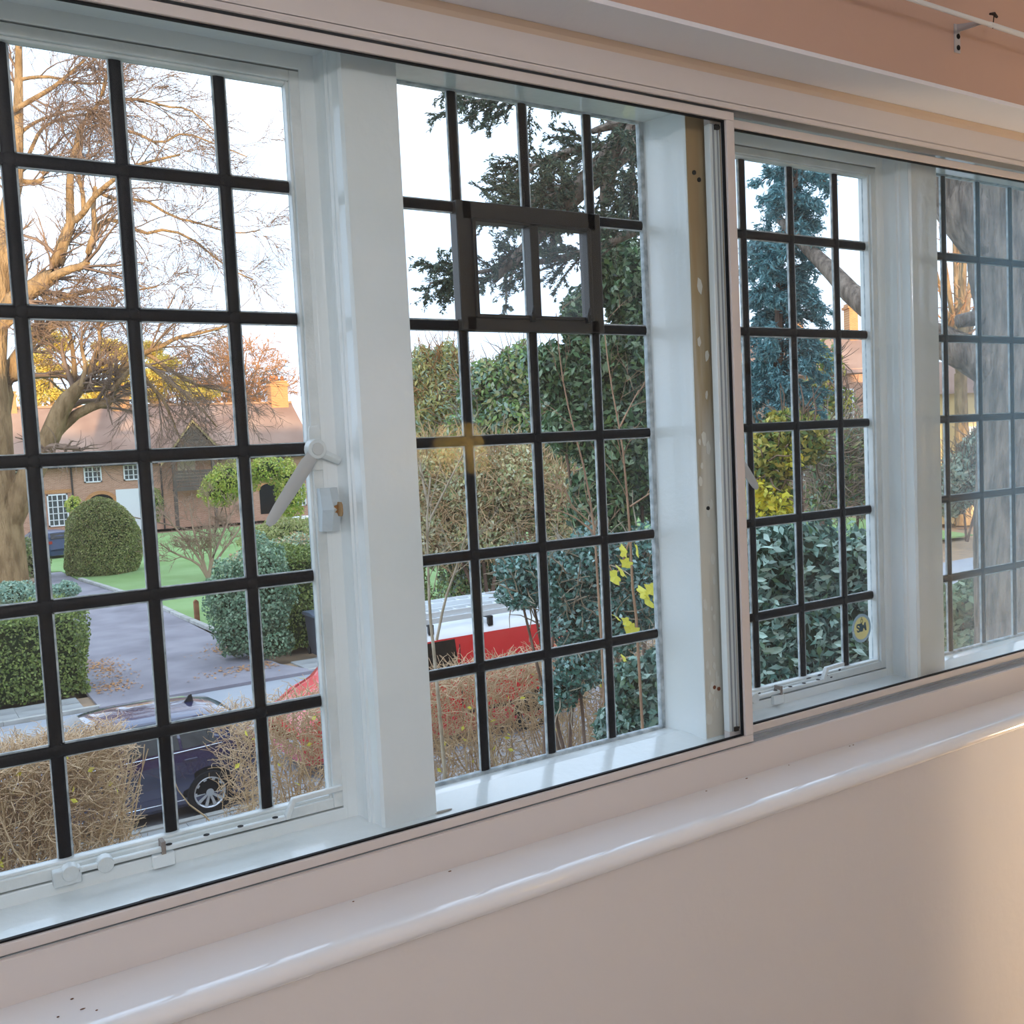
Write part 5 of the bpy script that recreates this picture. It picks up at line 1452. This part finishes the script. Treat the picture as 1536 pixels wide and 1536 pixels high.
def sapling(name, label, stems, m, D, nbr, seed, L=.7, r=.014, rmin=.0028):
    rng = np.random.default_rng(seed)
    b = gd(*stems[0][0], D); 
    base = np.array((b[0], b[1], G))
    t = empty(name, base, label, 'sapling')
    P, Q = [], []
    for i, s in enumerate(stems):
        pts = [gd(x, y, D+.25*i) for x, y in s]
        if i == 0: pts = [base]+pts
        p = resample(pts, 12); q = np.linspace(r, r*.35, 12)*(1 if i == 0 else .7)
        V, F = sweep(p[None], q[None], 6); npmesh('stem', V, F, m, t, smooth=True)
        P.append(p[3:]); Q.append(q[3:])
    P = np.stack(P); Q = np.stack(Q)
    P, Q = grow(P, Q, nbr, L, .7, 6, .12, .25, .15, 1, .55, rmin, rng)
    parts = [sweep(P, Q, 4)]
    P, Q = grow(P, Q, 3, L*.45, .6, 5, .15, .15, .3, 1, .6, rmin, rng)
    parts.append(sweep(P, Q, 3))
    V, F = merge(parts); npmesh('twigs', V, F, m, t, kind='stuff')
    return t, P
M_sap = mat('pinkish_sapling_bark', '#b08f74', .8, .2, vary='#957660', vscale=4)
s1, _ = sapling('sapling', 'thin bare sapling with pinkish stem in front of the mixed shrub', [[(905, 1010), (898, 900), (892, 800), (880, 720), (865, 660), (850, 600), (840, 540), (834, 470)], [(893, 800), (860, 775), (830, 765), (800, 762)], [(893, 790), (860, 760), (845, 728)]], M_sap, 9.5, 6, 31)
s2, s2p = sapling('sapling', 'thin bare sapling carrying the last yellow leaves', [[(960, 1000), (950, 900), (945, 800), (940, 740), (935, 680), (925, 620), (914, 560), (905, 480)], [(948, 800), (925, 860), (905, 830), (890, 800)], [(930, 640), (945, 610), (958, 585)], [(945, 760), (975, 740), (990, 730)]], M_sap, 8.6, 6, 32)
s3, _ = sapling('sapling', 'pale barked young tree growing through the hedge beside the van', [[(668, 1170), (652, 990), (645, 920), (642, 840), (641, 770), (646, 715)], [(655, 960), (668, 900), (685, 850), (700, 800), (712, 770)], [(645, 780), (665, 740), (690, 690), (705, 665)], [(643, 760), (634, 720), (630, 690)]], M_palebark, 10.8, 8, 33, .8, .024)
# the yellow leaves, each one lobed
def lobed(sz):
    pts = []
    for i in range(14):
        a = 2*PI*i/14; rr = sz*(.5+.5*abs(math.cos(a*2.5)))*(1.25 if abs(a-PI/2) < .4 else 1)
        pts.append((rr*math.cos(a), rr*math.sin(a), .006*math.sin(3*a)))
    return pts
lob = MB()
pt = lobed(.06); lob.v = [(0, 0, .012)]+pt; lob.f = [(0, 1+i, 1+(i+1) % 14) for i in range(14)]
lo_ = lob.build('yellow_leaf', YEL); lme = lo_.data; bpy.data.objects.remove(lo_)
for (x, y, s, rx, rz_) in [(935, 828, .9, 1.2, .3), (955, 826, .9, 1.4, 1.0), (940, 845, .8, 1.0, 2.0), (932, 858, 1.0, .9, .6), (922, 866, 1.1, 1.2, 1.5), (965, 890, 1.1, .8, .2), (978, 884, .9, 1.3, 2.2), (972, 902, 1.2, .9, 1.2), (985, 905, .9, 1.1, .4), (925, 927, .7, .7, .8), (940, 933, .7, 1.2, 1.8), (948, 946, 1.0, 1.3, 2.6), (936, 988, .6, .9, .5)]:
    shareobj('yellow_leaf', lme, gd(x, y, 8.4), (rx, .3*rz_, rz_), s2, (s*1.25, s*1.25, s*1.25))
# warm brown hollow stems at the foot of the ochre shrub
# ------------------------------------------------------------------ cedar in the front garden
Dc = 9.0
tb = gd(1545, 600, Dc)
ced = empty('cedar_tree', (tb[0], tb[1], G), 'massive old cedar with fissured grey-brown trunk and spreading limbs', 'tree')
M_cbark = mat('cedar_bark', '#a99a8b', .9, .2, vary='#6e6258', vscale=7, bump=1.0, bscale=9, bdist=.07, stretch=(2.4, 2.4, .45))
tr_p = [np.array((tb[0]+.1, tb[1], G)), gd(1548, 960, Dc), gd(1546, 700, Dc), gd(1542, 560, Dc), gd(1538, 430, Dc), gd(1528, 330, Dc), gd(1515, 240, Dc), gd(1500, 120, Dc)]
NR, NA = 150, 96
ax = resample(tr_p, NR); rad_ = np.interp(np.linspace(0, 1, NR), [0, .15, .5, .75, 1], [.60, .47, .43, .47, .5])
rg = np.random.default_rng(77); aa = np.linspace(0, 2*PI, NA, endpoint=False); zz_ = np.linspace(0, 1, NR)
rel = np.zeros((NR, NA))
for _ in range(46):            # long vertical plates of bark, broken up along their length
    kf = rg.integers(9, 30); kz = rg.uniform(2, 26); ph = rg.uniform(0, 6.3, 2)
    rel += np.abs(np.sin(aa[None]*kf/2+ph[0]+.8*np.sin(zz_[:, None]*kz+ph[1])))*np.sin(zz_[:, None]*kz*1.7+ph[1])
rel = rel/rel.std()*.009+rg.normal(scale=.003, size=rel.shape)
Vt = np.stack([ax[:, None, 0]+(rad_[:, None]+rel)*np.cos(aa), ax[:, None, 1]+(rad_[:, None]+rel)*np.sin(aa), np.repeat(ax[:, 2:3], NA, 1)], -1)
idx = np.arange(NR*NA).reshape(NR, NA)
F = np.stack([idx[:-1], np.roll(idx, -1, 1)[:-1], np.roll(idx, -1, 1)[1:], idx[1:]], -1).reshape(-1, 4); V = Vt.reshape(-1, 3)
npmesh('trunk', V, F, M_cbark, ced, smooth=True)
climbs = []
def climb(pts, r0, r1, name='limb', S=14):
    p = resample([gd(*q) for q in pts], S); R = np.linspace(r0, r1, S)
    V, F = sweep(np.concatenate([p, p[-1:]+(p[-1:]-p[-2:-1])*.02])[None], np.concatenate([R, [.001]])[None], 12); npmesh(name, V, F, M_cbark, ced, smooth=True)
    return p, R
climb([(1535, 400, 9), (1490, 345, 9), (1445, 290, 9.1), (1400, 200, 9.2), (1350, 90, 9.4), (1290, -60, 9.8)], .36, .2)
climb([(1530, 585, 9), (1480, 548, 9.0), (1425, 518, 9.1), (1350, 486, 9.4), (1290, 452, 9.7), (1245, 405, 10.2), (1205, 366, 10.6), (1165, 325, 11.0)], .2, .04)
climb([(1500, 472, 9), (1470, 476, 9), (1436, 482, 9)], .09, .06, 'limb_stub')
B = [climb([(1500, 150, 9), (1380, -30, 9.3), (1220, -40, 9.8), (1080, 70, 10.3), (960, 192, 10.6), (900, 255, 10.7), (840, 312, 10.8), (790, 372, 10.9), (740, 420, 11)], .3, .045),
     climb([(990, 330, 10.5), (920, 362, 10.6), (850, 385, 10.8), (780, 398, 11), (710, 410, 11.2), (645, 425, 11.4)], .05, .015),
     climb([(1010, 90, 10.4), (930, 110, 10.5), (860, 128, 10.7), (790, 140, 10.9), (730, 150, 11), (695, 152, 11.1)], .05, .015),
     climb([(930, 225, 10.7), (880, 220, 10.8), (830, 235, 10.9), (790, 258, 11), (755, 292, 11)], .05, .015),
     climb([(880, 275, 10.7), (840, 290, 10.6), (800, 302, 10.6), (760, 308, 10.7)], .04, .012),
     climb([(970, 150, 10.6), (940, 200, 10.3), (950, 260, 10.2), (945, 330, 10.2)], .04, .012)]
rngc = np.random.default_rng(41)
P = np.stack([b[0][5:] if i == 0 else resample(b[0], 9) for i, b in enumerate(B)]); Q = np.stack([b[1][5:] if i == 0 else np.linspace(b[1][0], b[1][-1], 9) for i, b in enumerate(B)])
P1, Q1 = grow(P, Q, 26, .75, .85, 7, .12, -.02, 0, 1, .5, .006, rngc, .05, bias=(-.15, 0, 0))
P2, Q2 = grow(P1, Q1, 7, .26, .8, 5, .12, 0, .1, 1, .6, .004, rngc, .04)
V, F = merge([sweep(P1, Q1, 4), sweep(P2, Q2, 3)])
npmesh('branchlets', V, F, M_cbark, ced, kind='stuff')
pp_, tt_ = alongpaths(np.concatenate([P2]), 26000, rngc)
pq_, tq_ = alongpaths(P1, 12000, rngc, .2)
pa = np.concatenate([pp_, pq_]); ta = np.concatenate([tt_, tq_])
V, F = leafquads(pa+rngc.normal(scale=.012, size=pa.shape), np.tile((0, 0, 1.), (len(pa), 1)), .062, .3, .7, rngc, axis=ta)
npmesh('foliage', V, F, CEDAR, ced, kind='stuff')
# thin hanging creeper shoots with leaves near the cedar branch end
# ------------------------------------------------------------------ blue conifer
Db = 10.9
bb = gd(1172, 640, Db)
blu = empty('blue_conifer', (bb[0], bb[1], G), 'narrow blue-green conifer with drooping sprays', 'tree')
bp_ = resample([np.array((bb[0], bb[1], G)), gd(1170, 640, Db), gd(1168, 500, Db), gd(1172, 380, Db), gd(1190, 290, Db), gd(1205, 225, Db)], 16)
br_ = np.linspace(.07, .012, 16)
V, F = sweep(bp_[None], br_[None], 8); npmesh('trunk', V, F, M_bark, blu, smooth=True)
rngb = np.random.default_rng(51)
PB, QB = [], []
for i in range(110):
    y = 235+(i/109)**.9*400
    x = np.interp(y, [225, 290, 380, 500, 640], [1205, 1190, 1172, 1168, 1170])
    c = gd(x, y, Db)
    a = rngb.uniform(0, 2*PI)
    ln = np.interp(y, [240, 290, 330, 420, 560, 660], [.2, .5, .38, .42, .48, .42])*rngb.uniform(.7, 1.25)
    d = np.array((math.cos(a), math.sin(a), .25))
    pts = [c, c+d*ln*.5+np.array((0, 0, .02)), c+d*ln+np.array((0, 0, -.28*ln-.04))]
    p = resample(pts, 7); R = np.linspace(.018, .005, 7)
    PB.append(p); QB.append(R)
PB, QB = np.stack(PB), np.stack(QB)
P1, Q1 = grow(PB, QB, 11, .2, .8, 5, .12, 0, .15, 1, .6, .004, rngb, .12)
V, F = merge([sweep(PB, QB, 4), sweep(P1, Q1, 3)])
npmesh('branchlets', V, F, M_bark, blu, kind='stuff')
pa, ta = alongpaths(P1, 44000, rngb); pq_, tq_ = alongpaths(PB, 6000, rngb, .2)
pa = np.concatenate([pa, pq_]); ta = np.concatenate([ta, tq_])
V, F = leafquads(pa+rngb.normal(scale=.022, size=pa.shape), np.tile((0, 0, 1.), (len(pa), 1)), .07, .26, .9, rngb, axis=ta)
npmesh('foliage', V, F, BLUE, blu, kind='stuff')

# ------------------------------------------------------------------ shrubs seen through the third and fourth windows
ys, yb = shrub('yellowing_shrub', 'green shrub with clusters of bright yellow leaves under the blue conifer', [(1150, 690, 42, 50), (1200, 660, 40, 40), (1150, 745, 40, 34), (1180, 640, 36, 26)], 9.6, 5200, .085, YELG, .45, stems=3, twigs=160, corescale=.4, jit=1.0)
yl = [(np.array(gd(x, y, 9.35)), np.array((rx, rx, ry))*9.35/F_PX) for x, y, rx, ry in [(1150, 755, 38, 22), (1135, 735, 22, 18), (1190, 690, 16, 22), (1175, 770, 20, 12)]]
Py, Ny = blobs_sample(yl, 620, .2)
V, F = leafquads(Py, Ny, .075, .5, 1.0)
npmesh('yellow_leaves', V, F, YEL, ys, kind='stuff')
shrub('thin_green_shrub', 'loose grey-green shrub with bare twigs before the far brick house', [(1250, 690, 46, 60), (1295, 680, 40, 60), (1235, 745, 44, 34), (1300, 750, 40, 30)], 19, 2300, .15, MIXED, .4, stems=4, twigs=1200, core=None, jit=1.0, twigmat=mat('grey_tan_twig', '#a99884', .9, .1), lo=.3)
shrub('lime_spray', 'sparse yellow-green spray of leaves in front of the far brick roof', [(1240, 545, 26, 36), (1225, 585, 24, 26), (1255, 610, 28, 36)], 22, 900, .17, YELG, .45, stems=3, twigs=160, core=None, jit=1.0, lo=.1)
lr, lb = shrub('laurel_bush', 'dense laurel bush with broad blue-green leaves under the casement', [(1150, 850, 50, 65), (1210, 840, 52, 62), (1265, 850, 50, 66), (1320, 870, 50, 80), (1140, 950, 60, 70), (1200, 960, 60, 80), (1270, 960, 60, 80), (1330, 990, 60, 90), (1180, 1040, 80, 60), (1280, 1050, 80, 60)], 9.0, 9500, .115, LAUREL, .42, stems=5, corescale=.66, jit=.9)
# the leaves nearest the window are single leaves
lf = MB()
lf.v = [(-.06, 0, 0), (-.025, .021, .006), (.02, .022, .006), (.062, 0, -.004), (.02, -.022, .006), (-.025, -.021, .006), (-.02, 0, 0), (.022, 0, 0)]
lf.f = [(0, 6, 1), (1, 6, 7, 2), (2, 7, 3), (3, 7, 4), (4, 7, 6, 5), (5, 6, 0)]
lo_ = lf.build('laurel_leaf', LAUREL); lme2 = lo_.data; bpy.data.objects.remove(lo_)
P, N = blobs_sample(lb, 2600, .98)
tocam = unit(CAM-P)
ok = ((N*tocam).sum(1) > .35) & (P[:, 2] > -3.4) & (P[:, 2] < -1.2)
P, N = P[ok][:230], N[ok][:230]
for p, n_ in zip(P, N):
    q = Vector(n_+RNG.normal(scale=.45, size=3)).to_track_quat('Z', 'Y').to_euler()
    sca = float(RNG.uniform(.8, 1.3))
    o = shareobj('laurel_leaf', lme2, p, q, lr, (sca, sca, sca))
shrub('grey_bush', 'hazy grey-green bush beyond the trunk and below the pale house', [(1440, 720, 30, 40), (1465, 700, 26, 50), (1425, 745, 24, 30)], 41, 5000, .3, leafmat('hazy_leaf', ['#8a9a88', '#a5b09c', '#75877a', '#b5b09a']), .45, stems=2, twigs=500)
shrub('ground_ivy', 'low ivy and fallen leaves at the foot of the cedar', [(1440, 905, 40, 28), (1480, 900, 40, 40), (1450, 970, 60, 36), (1520, 930, 50, 60)], 12.5, 5200, .12, IVY, .7, stems=1, corescale=.5)
fan_tree('golden_bare_tree', 'golden-lit bare tree seen between the cedar trunk and the mullion', 1440, 560, 47, 42, 250, 8, M_twigor, np.random.default_rng(9), [(6, 1.8, .6, .2, .05, .02, .2), (4, 1.0, .6, .25, 0, .05, .2)], M_barkgold, rmin=.012)
